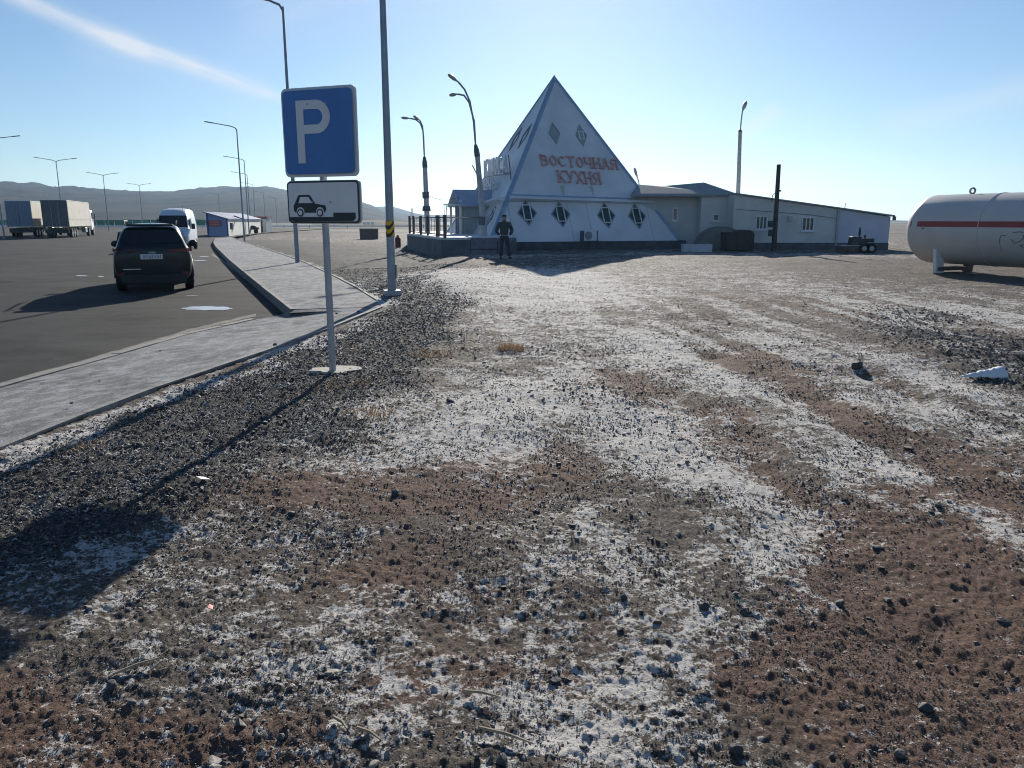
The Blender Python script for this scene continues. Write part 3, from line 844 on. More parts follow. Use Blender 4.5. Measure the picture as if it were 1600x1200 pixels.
dg = bpy.context.evaluated_depsgraph_get(); me = bpy.data.meshes.new_from_object(tmp.evaluated_get(dg)); bpy.data.objects.remove(tmp)
me.materials.clear(); me.materials.append(m_swhite)
P_ = bpy.data.objects.new('letter', me); COL.objects.link(P_); P_.parent = sgn; P_.rotation_euler = (pi / 2, 0, 0); P_.location = (-.235, off - .029, cz - .31)
# lower plate
cz2 = zt - PW - .035 - .225
p2 = flat('lower_plate', rounded(.90, .45, .05), off, .02, m_swhite, sgn, cz2); p2.location.x = .035
bd = []
rim = flat('plate_border', rounded(.885, .435, .045), off - .0225, .0015, m_sblack, sgn, cz2); rim.location.x = .035
fld = flat('plate_field', rounded(.85, .40, .035), off - .0255, .0015, m_swhite, sgn, cz2); fld.location.x = .035
X0 = -.425 + .035
def pic(name, pts, m, d=0): return flat(name, [(X0 + a, -.20 + b) for a, b in pts], off - .0285 - d, .0015, m, sgn, cz2)
pic('road_edge_symbol', [(0, .012), (.06, 0), (.79, .004), (.82, .03), (.82, .09), (.55, .09), (.55, .045), (0, .045)], m_sblack)
pic('car_symbol', [(.06, .115), (.075, .095), (.10, .09), (.41, .09), (.455, .10), (.465, .135), (.455, .165), (.33, .185), (.275, .265), (.26, .275), (.135, .275), (.12, .265), (.075, .185), (.06, .165)], m_sblack)
pic('car_symbol_window', [(.125, .19), (.15, .255), (.25, .255), (.30, .19)], m_swhite, .003)
def disc(cx, cy, r, n=18): return [(cx + r * cos(2 * pi * i / n), cy + r * sin(2 * pi * i / n)) for i in range(n)]
for cx in (.145, .39):
    pic('wheel_gap', disc(cx, .10, .048), m_swhite, .003)
    pic('wheel_symbol', disc(cx, .09, .041), m_sblack, .006)
    pic('wheel_hub_symbol', disc(cx, .09, .027), m_swhite, .009)
for z_ in (cz + .28, cz - .28, cz2):
    MB().box((0, .0, z_), (.5, .03, .03)).build('bracket', m_galv, sgn).location = (0, -.028 + .0, 0)
    MB().tube([(0, 0, z_ - .02), (0, 0, z_ + .02)], .046, 14).build('clamp', m_galv, sgn)
for z_ in (cz + .28, cz - .28, cz2):
    for x_ in (-.09, .13): MB().tube([(x_, off - .034, z_), (x_, off - .018, z_)], .009, 8).build('bolt', m_galv, sgn)
pad = []
rr = random.Random(5)
for i in range(18):
    a = 2 * pi * i / 18; k = 1 + rr.uniform(-.34, .22); pad.append((.27 * k * cos(a), .21 * k * sin(a), 0))
pd = MB().slab([(x_, y_, 0) for x_, y_, _ in pad], (0, 0, .12)).build('concrete_footing', mat('footing', (.42, .40, .34), .9, 0, .3, 14, .5), None)
pd.location = (base.x + .03, base.y + .06, base.z + .035); tag(pd, 'pale broken-edged concrete footing round the parking sign post', 'footing')

# ------------------------------------------------------------------ tall lamp posts of the lot
m_pole = mat('lamp_pole_steel', (.27, .31, .36), .5, .5, .14, 3)
def lot_lamp(loc, heading, label, group, arms=1, hgt=9.9, r=.095, detail=False):
    t_ = thing('street_lamp', loc, label, 'street lamp', heading, group)
    MB().tube([(0, 0, -.3), (0, 0, 2.2), (0, 0, hgt)], [r, r * .9, r * .5], 12).build('pole', m_pole, t_, True)
    for s in ((-1,) if arms == 1 else (-1, 1)):
        MB().tube([(0, 0, hgt - .15), (s * .12, 0, hgt + .06), (s * .5, 0, hgt + .2), (s * 1.9, 0, hgt + .42)], [.045, .045, .04, .035], 8).build('arm', m_pole, t_, True)
        MB().box((s * 2.25, 0, hgt + .47), (.75, .26, .07), M=Matrix.Rotation(-s * .15, 3, 'Y')).build('lamp_head', m_dsteel, t_)
    return t_
p = W(613, 465, -.08); p.z = hz(p.x, p.y)
big = lot_lamp(p, radians(18), 'tall galvanised lamp post with a yellow and black taped band by the footpath corner', 'street lamps of the car park', 1, 9.9, .098)
MB().box((0, 0, .04), (.36, .36, .16)).build('base_plate', m_galv, big)
MB().box((.105, 0, .55), (.03, .1, .3)).build('access_door', m_galv, big)
m_tk = mat('tape_black', (.02, .02, .02), .5); m_ty = mat('tape_yellow', (.75, .42, .02), .5)
zb = A(610, 370, p.y).z - p.z; zt_ = A(610, 345, p.y).z - p.z
mb1, mb2 = MB(), MB(); n = 24; R_ = .098
seg = 8; pitch_ = (zt_ - zb) / 2.0
for s in range(20):
    tgt = mb1 if s % 2 == 0 else mb2
    z0 = zb - 1.2 * pitch_ + s * pitch_ / 2
    for i in range(n):
        a0, a1 = 2 * pi * i / n, 2 * pi * (i + 1) / n
        f = lambda a: .62 * sin(a) * R_ * 2.6
        q = [(a0, z0 + f(a0)), (a1, z0 + f(a1)), (a1, z0 + pitch_ / 2 + f(a1)), (a0, z0 + pitch_ / 2 + f(a0))]
        q = [(a, min(max(z_, zb), zt_)) for a, z_ in q]
        if abs(q[0][1] - q[3][1]) < 1e-5 and abs(q[1][1] - q[2][1]) < 1e-5: continue
        rr_ = R_ * .96 + .004
        tgt.add([(rr_ * cos(a - .6), rr_ * sin(a - .6), z_) for a, z_ in q], [(0, 1, 2, 3)])
mb1.build('black_tape', m_tk, big); mb2.build('yellow_tape', m_ty, big)
lampspec = [(462, -.15, 31.8, 12, 'grey single-arm lamp post standing behind the parking sign'),
            (381, ZA, 71, 14, 'single-arm lamp post beside the long white shed, nearest of that row'),
            (389, ZA, 108, 14, 'second single-arm lamp post of the row along the white shed'),
            (392, ZA, 142, 14, 'third single-arm lamp post of the row along the white shed'),
            (400, ZA, 182, 14, 'fourth single-arm lamp post of the row, thin against the hills'),
            (415.6, ZA, 236, 14, 'fifth single-arm lamp post of the row, beyond the shed'),
            (433.6, ZA, 290, 14, 'last and smallest single-arm lamp post left of the sign plate')]
proto = None
for u, z, d, hd, lab in lampspec:
    q = A(u, 360, d); q.z = z - .1
    if proto is None:
        proto = lot_lamp(q, radians(hd), lab, 'street lamps of the car park', 1, 9.9, .09); o = proto
    else:
        o = copy_tree(proto); o.location = q; o.rotation_euler.z = radians(hd)
        o['label'] = lab
proto = None
for u, d, lab in ((5, 81, 'double-arm lamp post cut by the left edge, left of the trucks'), (100, 110, 'double-arm lamp post rising behind the two trailers'), (170, 144, 'double-arm lamp post right of the truck cab'), (224, 185, 'double-arm lamp post behind the dark car roof'), (345, 250, 'thin far double-arm lamp post above the blue kiosk roof')):
    q = A(u, 358, d); q.z = ZA - .1
    if proto is None: proto = lot_lamp(q, radians(20), lab, 'double-arm lamps in the middle of the lot', 2, 9.9, .09); o = proto
    else:
        o = copy_tree(proto); o.location = q; o['label'] = lab

# ------------------------------------------------------------------ cobra-head lamps near the pyramid
m_conc = mat('pole_concrete', (.42, .43, .44), .85, 0, .15, 4, .2)
m_head = mat('lamp_housing', (.40, .38, .36), .5, .2, .1, 6)
def head(mbp, p0, p1, w):
    """luminaire from p0 (arm end) to p1 (tip)"""
    p0, p1 = Vector(p0), Vector(p1); L_ = (p1 - p0)
    return mbp.tube([p0, p0 + L_ * .15, p0 + L_ * .45, p0 + L_ * .85, p1], [w * .35, w * .5, w, w * .9, w * .35], 10, squash=.55)
def cobra(label, y_, foot, top, collar, arms, r0=.17, group='cobra-head lamps near the pyramid cafe'):
    b = A(foot[0], foot[1], y_); t_ = thing('street_lamp', b, label, 'street lamp', 0, group)
    L_ = lambda u, v: A(u, v, y_) - b
    c0, c1 = L_(*collar[0]), L_(*collar[1])
    MB().tube([(0, 0, -.2), c0], [r0, r0 * .72], 12).build('pole', m_conc, t_, True)
    MB().tube([c0, c0.lerp(c1, .5), c1], [r0 * .85, r0 * .8, r0 * .45], 12).build('collar', m_dsteel, t_, True)
    for path, tip, w in arms:
        pts = [c1] + [L_(*q) for q in path]
        MB().tube(pts, .045, 8).build('arm', m_pole, t_, True)
        head(MB(), pts[-1], L_(*tip), w).build('lamp_head', m_head, t_, True)
    return t_, L_
t1, L1 = cobra('twin-headed curved lamp in front of the left pyramid face', 40, (759, 388), None, ((746, 245), (743, 226)),
      [([(740, 190), (734, 158), (726, 140), (716, 128)], (700, 116), .17), ([(741, 190), (733, 160), (725, 149), (715, 147)], (702, 149), .15)])
MB().box(L1(757, 345) + Vector((-.12, -.2, 0)), (.32, .22, .42)).build('switch_box', m_dsteel, t1)
MB().tube([L1(745, 272), L1(738, 258)], .03, 6).build('bracket', m_dsteel, t1)
t2, L2 = cobra('twin-headed curved lamp behind the terrace railing', 50, (669, 378), None, ((664, 262), (663, 245)),
      [([(662, 215), (660, 197), (656, 188)], (646, 181), .17), ([(661, 205), (657, 193), (650, 187), (641, 185)], (627, 184), .15)], .19)
MB().tube([L2(666.5, 330) , L2(666.3, 322)], [.28, .24], 10).build('insulator_ring', m_dsteel, t2)
MB().tube([L2(665.5, 310), L2(665, 300)], .22, 10).build('cable_clamp', m_dsteel, t2)
t3, L3 = cobra('lamp on a dark pole rising behind the beige annex roof', 58, (1151, 376), None, ((1156.5, 206), (1157, 203)), [([(1158, 190), (1160, 174)], (1166, 158), .24)], .18)
t4, L4 = cobra('small lamp head peeking over the right pyramid edge', 64, (1003, 372), None, ((999, 296), (999, 294)), [([(998, 283), (996, 278)], (991, 262), .2)], .13)
wire = MB().tube([A(666, 304, 50) + (A(719, 308, 46.5) - A(666, 304, 50)) * (i / 8) + Vector((0, 0, -.25 * sin(pi * i / 8))) for i in range(9)], .012, 5)
tag(wire.build('overhead_wire', m_dsteel), 'thin black wire from the railing lamp to the porch roof', 'wire')

# ------------------------------------------------------------------ pyramid cafe
S = 11.63; PZ = .48; HH = 9.75; BETA = atan(HH / (S / 2)); SL = sqrt(HH ** 2 + (S / 2) ** 2)
FL = Vector((-1.22, 42.5, 0)); PR = radians(17.5)
pyr = thing('pyramid_cafe', FL, 'white pyramid-shaped cafe with blue ridge strips and diamond windows', 'building', PR)
RM = Matrix.Rotation(PR, 3, 'Z')
def FF(a, b, out=0.0):      # front face
    return Vector((a, b * cos(BETA) - out * sin(BETA), PZ + b * sin(BETA) + out * cos(BETA)))
def LF(a, b, out=0.0):      # left face, a runs from the front corner backwards
    return Vector((b * cos(BETA) - out * sin(BETA), a, PZ + b * sin(BETA) + out * cos(BETA)))
def RF(a, b, out=0.0): p = LF(a, b, out); return Vector((S - p.x, p.y, p.z))
def BF(a, b, out=0.0): p = FF(a, b, out); return Vector((p.x, S - p.y, p.z))
def hit(u, v, face='F'):
    o = RM.inverted() @ (Vector((0, 0, H)) - FL); d = RM.inverted() @ raydir(u, v)
    n = Vector((0, -sin(BETA), cos(BETA))) if face == 'F' else Vector((-sin(BETA), 0, cos(BETA)))
    t = (Vector((0, 0, PZ)) - o).dot(n) / d.dot(n); p = o + d * t
    b = (p.z - PZ) / sin(BETA)
    return (p.x, b) if face == 'F' else (p.y, b)
m_pw = mat('white_panel', (.68, .70, .72), .55, 0, .10, .5)
m_pb = mat('blue_trim', (.25, .38, .53), .5, 0, .1, 2)
m_core = mat('panel_core', (.26, .29, .32), .8)
e = .06
core = MB().add([(e, e, PZ), (S - e, e, PZ), (S - e, S - e, PZ), (e, S - e, PZ), (S / 2, S / 2, PZ + HH - .15)], [(3, 2, 1, 0), (0, 1, 4), (1, 2, 4), (2, 3, 4), (3, 0, 4)])
core.build('core', m_core, pyr)
MB().box((S / 2 + .1, S / 2, PZ / 2 - .15), (S + .5, S + .3, PZ + .3)).build('plinth', mat('plinth_stone', (.075, .08, .09), .85, 0, .3, 3, .4), pyr)
ap = (S / 2, SL)
def edge_x(b): return b / SL * S / 2          # inset of the ridge at slope length b
bE = hit(905, 316)[1]                          # eave line
def panel(fn, pts, out=.0, th=.045, m=None, name='panel'):
    n = fn(0, 0, 1) - fn(0, 0, 0)
    return MB().slab([fn(a, b, out) for a, b in pts], n * th).build(name, m or m_pw, pyr)
g = .012
def face_panels(fn, cuts, upper_cuts):
    xs = [0] + cuts + [S]
    for i in range(len(xs) - 1):
        a0, a1 = xs[i] + (g if i else 0), xs[i + 1] - (g if i < len(xs) - 2 else 0)
        l0, l1 = max(a0, edge_x(bE)), min(a1, S - edge_x(bE))
        pts = [(a0, 0), (a1, 0)]
        if a1 > S - edge_x(bE): 
            if a0 < S - edge_x(bE): pts += [(S - edge_x(bE), bE)]
            else: pts += [(a0 + 0, max(0, (S - a0) / (S / 2) * SL))]; panel(fn, [pts[0], pts[1], pts[2]]); continue
        else: pts += [(a1, bE)] if a1 > edge_x(bE) else [(a1, a1 / (S / 2) * SL)]
        if a0 >= edge_x(bE): pts += [(a0, bE)]
        elif a1 > edge_x(bE): pts += [(edge_x(bE), bE)] + ([(a0, a0 / (S / 2) * SL)] if a0 > 1e-6 else [])
        elif a0 > 1e-6: pts += [(a0, a0 / (S / 2) * SL)]
        panel(fn, pts)
    ys = [bE + g * 2] + upper_cuts + [SL]
    for i in range(len(ys) - 1):
        b0, b1 = ys[i] + g, ys[i + 1] - (g if i < len(ys) - 2 else 0)
        pts = [(edge_x(b0), b0), (S - edge_x(b0), b0)] + ([(S - edge_x(b1), b1), (edge_x(b1), b1)] if i < len(ys) - 2 else [ap])
        panel(fn, pts)
cutsF = [hit(803, 374)[0], hit(897, 374)[0], hit(927, 374)[0], hit(1022, 374)[0]]
face_panels(FF, cutsF, [])
face_panels(LF, [1.5, 4.0, 6.6, 10.1], [])
face_panels(RF, [5.8], []); face_panels(BF, [5.8], [])
# blue ridge strips
def ridge(fa, fb, mirror_a, w=.17):
    mb = MB()
    nA = fa(0, 0, 1) - fa(0, 0, 0); nB = fb(0, 0, 1) - fb(0, 0, 0)
    A_ = (lambda a, b: (S - a, b)) if mirror_a[0] else (lambda a, b: (a, b))
    B_ = (lambda a, b: (S - a, b)) if mirror_a[1] else (lambda a, b: (a, b))
    wl = w / sin(atan(SL / (S / 2)))
    for fn, T_, n in ((fa, A_, nA), (fb, B_, nB)):
        pts = [T_(0, 0), T_(wl, 0), T_(S / 2, SL - wl * SL / (S / 2)), T_(S / 2, SL)]
        mb.slab([fn(*q, .055) for q in pts], n * .05)
    return mb.build('ridge_strip', m_pb, pyr)
ridge(FF, LF, (0, 0)); ridge(FF, RF, (1, 0), .13); ridge(LF, BF, (1, 0), .13); ridge(RF, BF, (1, 1), .13)
MB().add([(S / 2 - .2, S / 2 - .2, PZ + HH - .34), (S / 2 + .2, S / 2 - .2, PZ + HH - .34), (S / 2 + .2, S / 2 + .2, PZ + HH - .34), (S / 2 - .2, S / 2 + .2, PZ + HH - .34), (S / 2, S / 2, PZ + HH + .12)],
         [(3, 2, 1, 0), (0, 1, 4), (1, 2, 4), (2, 3, 4), (3, 0, 4)]).build('cap', mat('cap_metal', (.35, .40, .45), .5, .3), pyr)
# projecting eaves
def eave(fn, a0, a1, ov=.42, drop0=0.0, drop1=0.0):
    mb = MB(); bt = bE + .30
    x0, x1 = a0, a1
    P = [fn(x0, bt - drop0, .01), fn(x1, bt - drop1, .01), fn(x1, bE - drop1, ov), fn(x0, bE - drop0, ov), fn(x0, bE - .12 - drop0, ov - .02), fn(x1, bE - .12 - drop1, ov - .02), fn(x0, bE - .02 - drop0, .0), fn(x1, bE - .02 - drop1, .0)]
    mb.add(P, [(0, 3, 2, 1), (3, 4, 5, 2), (4, 6, 7, 5), (0, 6, 4, 3), (1, 2, 5, 7), (0, 1, 7, 6)])
    o = mb.build('eave', m_pw, pyr); bm = bmesh.new(); bm.from_mesh(o.data); bmesh.ops.recalc_face_normals(bm, faces=bm.faces); bm.to_mesh(o.data); bm.free()
    s_ = MB(); s_.slab([fn(x0, bt + .09 - drop0, .03), fn(x1, bt + .09 - drop1, .03), fn(x1, bt + .02 - drop1, .03), fn(x0, bt + .02 - drop0, .03)], (fn(0, 0, 1) - fn(0, 0, 0)) * .03).build('flashing', m_pb, pyr)
eave(FF, edge_x(bE) + .25, S - edge_x(bE) - .02, .42, -.10, .12)
eave(LF, edge_x(bE) + .15, 4.4, .5, .0, .25); eave(LF, 7.0, S - edge_x(bE), .45, .3, .3); eave(RF, edge_x(bE) + .1, S - edge_x(bE), .45)
# diamond windows
m_glass = mat('dark_glass', (.05, .075, .075), .12, 0, 0, 4); m_frame = mat('window_frame_white', (.74, .76, .78), .5)
m_green = mat('green_glass', (.34, .40, .36), .25)
def diamond(fn, ca, cb, wa, wb, frame_w=None, glass=m_glass, ring_m=None):
    d = [(ca - wa, cb), (ca, cb - wb), (ca + wa, cb), (ca, cb + wb)]
    n = fn(0, 0, 1) - fn(0, 0, 0)
    w = MB().slab([fn(a, b, .02) for a, b in d], n * .018).build('window', glass, pyr)
    mb = MB(); k = .86
    din = [(ca + (a - ca) * k, cb + (b - cb) * k) for a, b in d]
    for i in range(4):
        j = (i + 1) % 4
        mb.slab([fn(*d[i], .05 + .002 * i), fn(*d[j], .05 + .002 * i), fn(*din[j], .05 + .002 * i), fn(*din[i], .05 + .002 * i)], n * .05)
    mb.build('surround', ring_m or m_core, w)
    if frame_w:
        fw, f0, f1 = frame_w; t_ = .05; mb = MB()
        for a0, a1, b0, b1, o_ in ((ca - fw, ca - fw + t_, f0, f1, .075), (ca + fw - t_, ca + fw, f0, f1, .075), (ca - fw, ca + fw, f0, f0 + t_, .078), (ca - fw, ca + fw, f1 - t_, f1, .078)):
            mb.slab([fn(a0, b0, o_), fn(a1, b0, o_), fn(a1, b1, o_), fn(a0, b1, o_)], n * .055)
        mb.build('frame', m_frame, w)
for u, v in ((823.5, 333), (876, 335), (947, 337), (995, 338)):
    a, b = hit(u, v)
    _, bb = hit(u, v + 20); _, bt2 = hit(u, v - 12); _, fb = hit(u, v + 12)
    diamond(FF, a, b, .58, b - bb, (.24, fb, min(bt2 + .02, bE - .1)))
for u, v, f in ((866, 208.5, 0), (908, 212, 1)):
    a, b = hit(u, v); diamond(FF, a, b, .36, .78, (.17, b - .3, b + .28) if f else None, m_green, mat('grey_surround', (.30, .34, .36), .6))
for a, b in ((4.9, 7.1), (6.7, 7.1)): diamond(LF, a, b, .42, .85, None, m_glass)
for a in (2.6,): diamond(LF, a, 1.45, .55, .8, (.24, .95, 2.1))
# air conditioner under the front windows
a0, b0 = hit(917, 374)
ac = thing('air_conditioner', FL + RM @ Vector((a0, -.28, PZ)), 'white outdoor air conditioner unit on a bracket low on the front of the pyramid', 'air conditioner', PR)
MB().box((0, 0, .32), (.82, .3, .56)).build('case', m_frame, ac, bevel=.02)
MB().tube([(-.12, -.155, .32), (-.12, -.165, .32)], .23, 20).build('fan_grille', m_core, ac)
for s in (-1, 1): MB().box((s * .42, .05, .3), (.04, .5, .6)).build('bracket', m_dsteel, ac)
MB().box((0, 0, .02), (.95, .4, .035)).build('shelf', m_dsteel, ac)

# lettering: block letters built from thick strokes
def arc(cx, cy, rx, ry, a0, a1, n=10): return [(cx + rx * cos(radians(a0 + (a1 - a0) * i / n)), cy + ry * sin(radians(a0 + (a1 - a0) * i / n))) for i in range(n + 1)]
GLY = {'В': [[(.14, 0), (.14, 1)], [(.14, .92), (.5, .92)] + arc(.52, .74, .26, .18, 90, -90) + [(.14, .55)], [(.52, .55)] + arc(.54, .31, .32, .23, 80, -90) + [(.14, .08)]],
 'О': [arc(.5, .5, .38, .42, 0, 360, 18)], 'С': [arc(.52, .5, .40, .42, 45, 315, 14)], 'Т': [[(.02, .92), (.98, .92)], [(.5, .9), (.5, 0)]],
 'Ч': [[(.14, 1), (.14, .6), (.24, .46), (.5, .42), (.84, .5)], [(.84, 0), (.84, 1)]], 'Н': [[(.14, 0), (.14, 1)], [(.86, 0), (.86, 1)], [(.14, .5), (.86, .5)]],
 'А': [[(.06, 0), (.5, .98), (.94, 0)], [(.22, .3), (.78, .3)]], 'Я': [[(.86, 0), (.86, 1)], [(.86, .92), (.45, .92)] + arc(.42, .7, .28, .22, 90, 270) + [(.86, .48)], [(.5, .48), (.12, 0)]],
 'К': [[(.14, 0), (.14, 1)], [(.16, .45), (.85, 1)], [(.34, .55), (.9, 0)]], 'У': [[(.1, 1), (.5, .42)], [(.92, 1), (.42, .08), (.15, .08)]], 'Х': [[(.08, 0), (.92, 1)], [(.08, 1), (.92, 0)]],
 'И': [[(.12, 0), (.12, 1)], [(.88, 0), (.88, 1)], [(.14, .05), (.86, .95)]], 'М': [[(.1, 0), (.1, 1), (.5, .35), (.9, 1), (.9, 0)]], 'П': [[(.12, 0), (.12, .92), (.88, .92), (.88, 0)]],
 'Е': [[(.85, .92), (.14, .92), (.14, .08), (.85, .08)], [(.14, .5), (.75, .5)]], 'Ь': [[(.14, 1), (.14, .08), (.55, .08)] + arc(.56, .3, .3, .22, -90, 90) + [(.14, .52)]],
 '8': [arc(.5, .73, .3, .2, 0, 360, 12), arc(.5, .28, .36, .22, 0, 360, 12)], '5': [[(.85, .92), (.18, .92), (.16, .55), (.5, .58)] + arc(.5, .32, .34, .25, 80, -120)],
 '0': [arc(.5, .5, .34, .42, 0, 360, 14)], '4': [[(.7, 0), (.7, 1), (.1, .3), (.95, .3)]]}
SERIF = {'В': ((.1,), (.1,)), 'Т': ((.1, .9), (.5,)), 'Ч': ((.14, .84), (.84,)), 'Н': ((.14, .86), (.14, .86)), 'А': ((), (.08, .92)), 'Я': ((.86,), (.12, .86)), 'К': ((.14, .86), (.14, .88)), 'У': ((.12, .9), ()), 'Х': ((.1, .9), (.1, .9))}
def write(text, m, parent, mapf, cell, hgt, gap, th, serif=True, name='letter', widths=None, bold=.165):
    """mapf(x, y, out) maps sign-plane metres to local 3-D"""
    x = 0
    for ch in text:
        w = cell - gap; mb = MB(); k = 0; t_ = bold * w / 2; ex = mapf(0, 0, th) - mapf(0, 0, 0)
        strokes = [list(q) for q in GLY[ch]]
        if serif and ch in SERIF:
            for yy, xs in ((1, SERIF[ch][0]), (0, SERIF[ch][1])):
                for q in xs: strokes.append(('s', q, yy))
        for st in strokes:
            if st[0] == 's':
                _, q, yy = st; yc = hgt * (.96 if yy else .04); k += 1
                P = [(x + q * w - .17 * w, yc - .045 * hgt), (x + q * w + .17 * w, yc - .045 * hgt), (x + q * w + .17 * w, yc + .045 * hgt), (x + q * w - .17 * w, yc + .045 * hgt)]
                mb.slab([mapf(a, b, th * (1 + .012 * k)) for a, b in P], ex); continue
            pts = [Vector((x + a * w, b * hgt)) for a, b in st]
            for p, q in zip(pts, pts[1:]):
                d = (q - p); 
                if d.length < 1e-6: continue
                d.normalize(); n_ = Vector((-d.y, d.x)) * t_; p2 = p - d * t_ * .35; q2 = q + d * t_ * .35; k += 1
                mb.slab([mapf(c.x, c.y, th * (1 + .012 * (k % 9))) for c in (p2 - n_, q2 - n_, q2 + n_, p2 + n_)], ex)
        mb.build(name, m, parent)
        x += cell
m_red = mat('glare_paled_red_letters', (.60, .32, .28), .5, 0, .15, 3)  # faded red, paled further in the colour to imitate the glare veil
sg = thing('cafe_sign', FL, 'faded and glare-paled red raised Cyrillic letters of two words on the pyramid front', 'sign', PR)
a0, b0 = hit(846, 262); a1, b1 = hit(968, 266)
_, bt_ = hit(846, 245)
tilt = .035
write('ВОСТОЧНАЯ', m_red, sg, lambda x, y, o: FF(a0 + x, b0 + .10 + y - tilt * x, .02 + o), (a1 - a0) / 9, bt_ - b0, .07, .09)
a2, b2 = hit(872, 286); a3, _ = hit(941, 286); _, b2t = hit(872, 267)
write('КУХНЯ', m_red, sg, lambda x, y, o: FF(a2 + x, b2 + y - tilt * x, .02 + o), (a3 - a2) / 5, b2t - b2, .07, .09)
# stains running down from the sign
m_stain = mat('yellow_stain', (.46, .50, .42), .7, 0, .2, 4)
for u, v, w, l in ((878, 290, .28, .9), (924, 291, .26, .8)):
    a, b = hit(u, v); panel(FF, [(a - w / 2, b), (a + w / 2, b), (a + w * .3, b - l * .6), (a, b - l), (a - w * .3, b - l * .5)], .006, .004, m_stain, 'stain')
# side lettering standing on brackets, seen edge-on from here
m_wl = mat('white_letters', (.62, .66, .68), .5, 0, .1, 3)
sg2 = thing('side_sign', FL, 'white box letters standing on brackets off the left pyramid face', 'sign', PR)
def SF(a, z, out=0.0): return Vector((2.1 - out, a, z))
zA = A(765, 268, 46).z; zB = A(765, 241, 46).z
write('КИМСА', m_wl, sg2, lambda x, y, o: Vector((2.15 - o, 8.5 - x, zA + y)), 1.05, zB - zA, .2, .12, False)
write('ПЕЧЬ', m_wl, sg2, lambda x, y, o: Vector((1.75 - o, 8.0 - x, zA - .95 + y)), .95, .72, .15, .1, False)
for yy in (8.2, 6.2, 4.2):
    MB().tube([(2.1, yy, zA - .04), (2.9, yy, zA - .04)], .03, 6).build('support_rail', m_galv, sg2)
MB().tube([(2.15, 8.6, zA - .06), (2.15, 3.4, zA - .06)], .035, 6).build('support_rail', m_galv, sg2)
MB().tube([(2.2, 3.6, zB), (2.0, 2.3, zA - 1.0)], .03, 6).build('brace', m_dsteel, sg2)

# entrance porch on the left face
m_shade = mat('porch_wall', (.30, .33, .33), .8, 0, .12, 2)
m_roofb = mat('porch_roof', (.36, .42, .52), .6, 0, .1, 2)
x0, x1, y0, y1 = -.55, 2.2, 4.3, 6.8
zw, zr = 2.62, 3.45
MB().box(((x0 + x1) / 2 + .1, y0 + .1, (zw + PZ) / 2 + .1), (x1 - x0 - .3, .08, zw - PZ)).build('porch_wall', m_shade, pyr)
MB().box(((x0 + x1) / 2 + .1, y1 - .1, (zw + PZ) / 2 + .1), (x1 - x0 - .3, .08, zw - PZ)).build('porch_wall', m_shade, pyr)
ym = (y0 + y1) / 2
rf = MB(); rf.slab([(x0 - .15, y0 - .35, zw - .12), (x1 + .6, y0 - .35, zw - .12), (x1 + .6, ym, zr), (x0 - .15, ym, zr)], (0, -.05, .07)).build('porch_roof', m_roofb, pyr)
rf = MB(); rf.slab([(x0 - .15, y1 + .35, zw - .12), (x1 + .6, y1 + .35, zw - .12), (x1 + .6, ym, zr), (x0 - .15, ym, zr)], (0, .05, .07)).build('porch_roof', m_roofb, pyr)
for yy in (y0, y1): MB().box((x0, yy, (zw + .4) / 2 + .2), (.12, .12, zw - .4)).build('porch_post', m_frame, pyr)
MB().slab([(x0 - .1, y0 - .2, zw), (x0 - .1, ym, zr - .1), (x0 - .1, y1 + .2, zw)], (-.05, 0, 0)).build('gable', m_shade, pyr)
MB().box((x0 + .5, ym, PZ + 1.2), (.06, 1.1, 2.1)).build('door', mat('door_dark', (.10, .11, .12), .5), pyr)

# light canopy frame beside the porch
cp = thing('canopy', A(709, 366, 47), 'thin white flat canopy on slim legs left of the porch', 'canopy')
cpz = A(709, 320, 47).z - cp.location.z
MB().box((0, 0, cpz), (1.1, 1.8, .05), M=Matrix.Rotation(.06, 3, 'Y')).build('roof', m_frame, cp)
for sx in (-.48, .3):
    for sy in (-.8, .8): MB().tube([(sx, sy, 0), (sx, sy, cpz)], .02, 6).build('leg', m_galv, cp)
for q in range(4): MB().tube([(-.4 + q * .22, -.85, cpz - .02), (-.36 + q * .22, -.85, cpz - .32), (-.28 + q * .22, -.85, cpz - .1)], .012, 5).build('garland', m_galv, cp)

# ------------------------------------------------------------------ terrace with railing
TZ = .83
m_wall = mat('terrace_concrete', (.11, .12, .135), .85, 0, .22, 1.2, .3); m_wall2 = mat('terrace_block', (.155, .15, .19), .85, 0, .25, 2.0, .3)
Ax = A(690, 400, 38).x; Bx = A(799, 400, 38).x
Cx, Cy = A(636, 365, 49.5).x, 49.5
ter = thing('terrace', (Ax, 38, 0), 'raised concrete terrace left of the pyramid with a snowy top', 'terrace')
T = lambda x_, y_, z_: (x_ - Ax, y_ - 38, z_)
topp = [(Ax, 38), (Bx, 38), (Bx, 43.2), (FL.x - 1, 47), (-3, 60), (Cx - 1, 60), (Cx, Cy)]
MB().slab([T(x_, y_, TZ) for x_, y_ in topp], (0, 0, .12)).build('deck', mat('snowy_deck', (.62, .64, .66), .7, 0, .25, 2, .2), ter)
def wallrun(a, b, z0, z1, th, m, name, parent, T_=T):
    a = Vector((*a, 0)); b = Vector((*b, 0)); d = (b - a).normalized(); n = Vector((d.y, -d.x, 0)) * th
    P = [a, b, b - n, a - n]
    return MB().slab([Vector(T_(p.x, p.y, z1)) for p in P], (0, 0, z1 - z0)).build(name, m, parent)
xm = A(735, 400, 38).x
wallrun((Ax + .01, 37.98), (xm - .01, 37.98), -.3, TZ - .125, .25, m_wall, 'wall', ter)
nb = 3
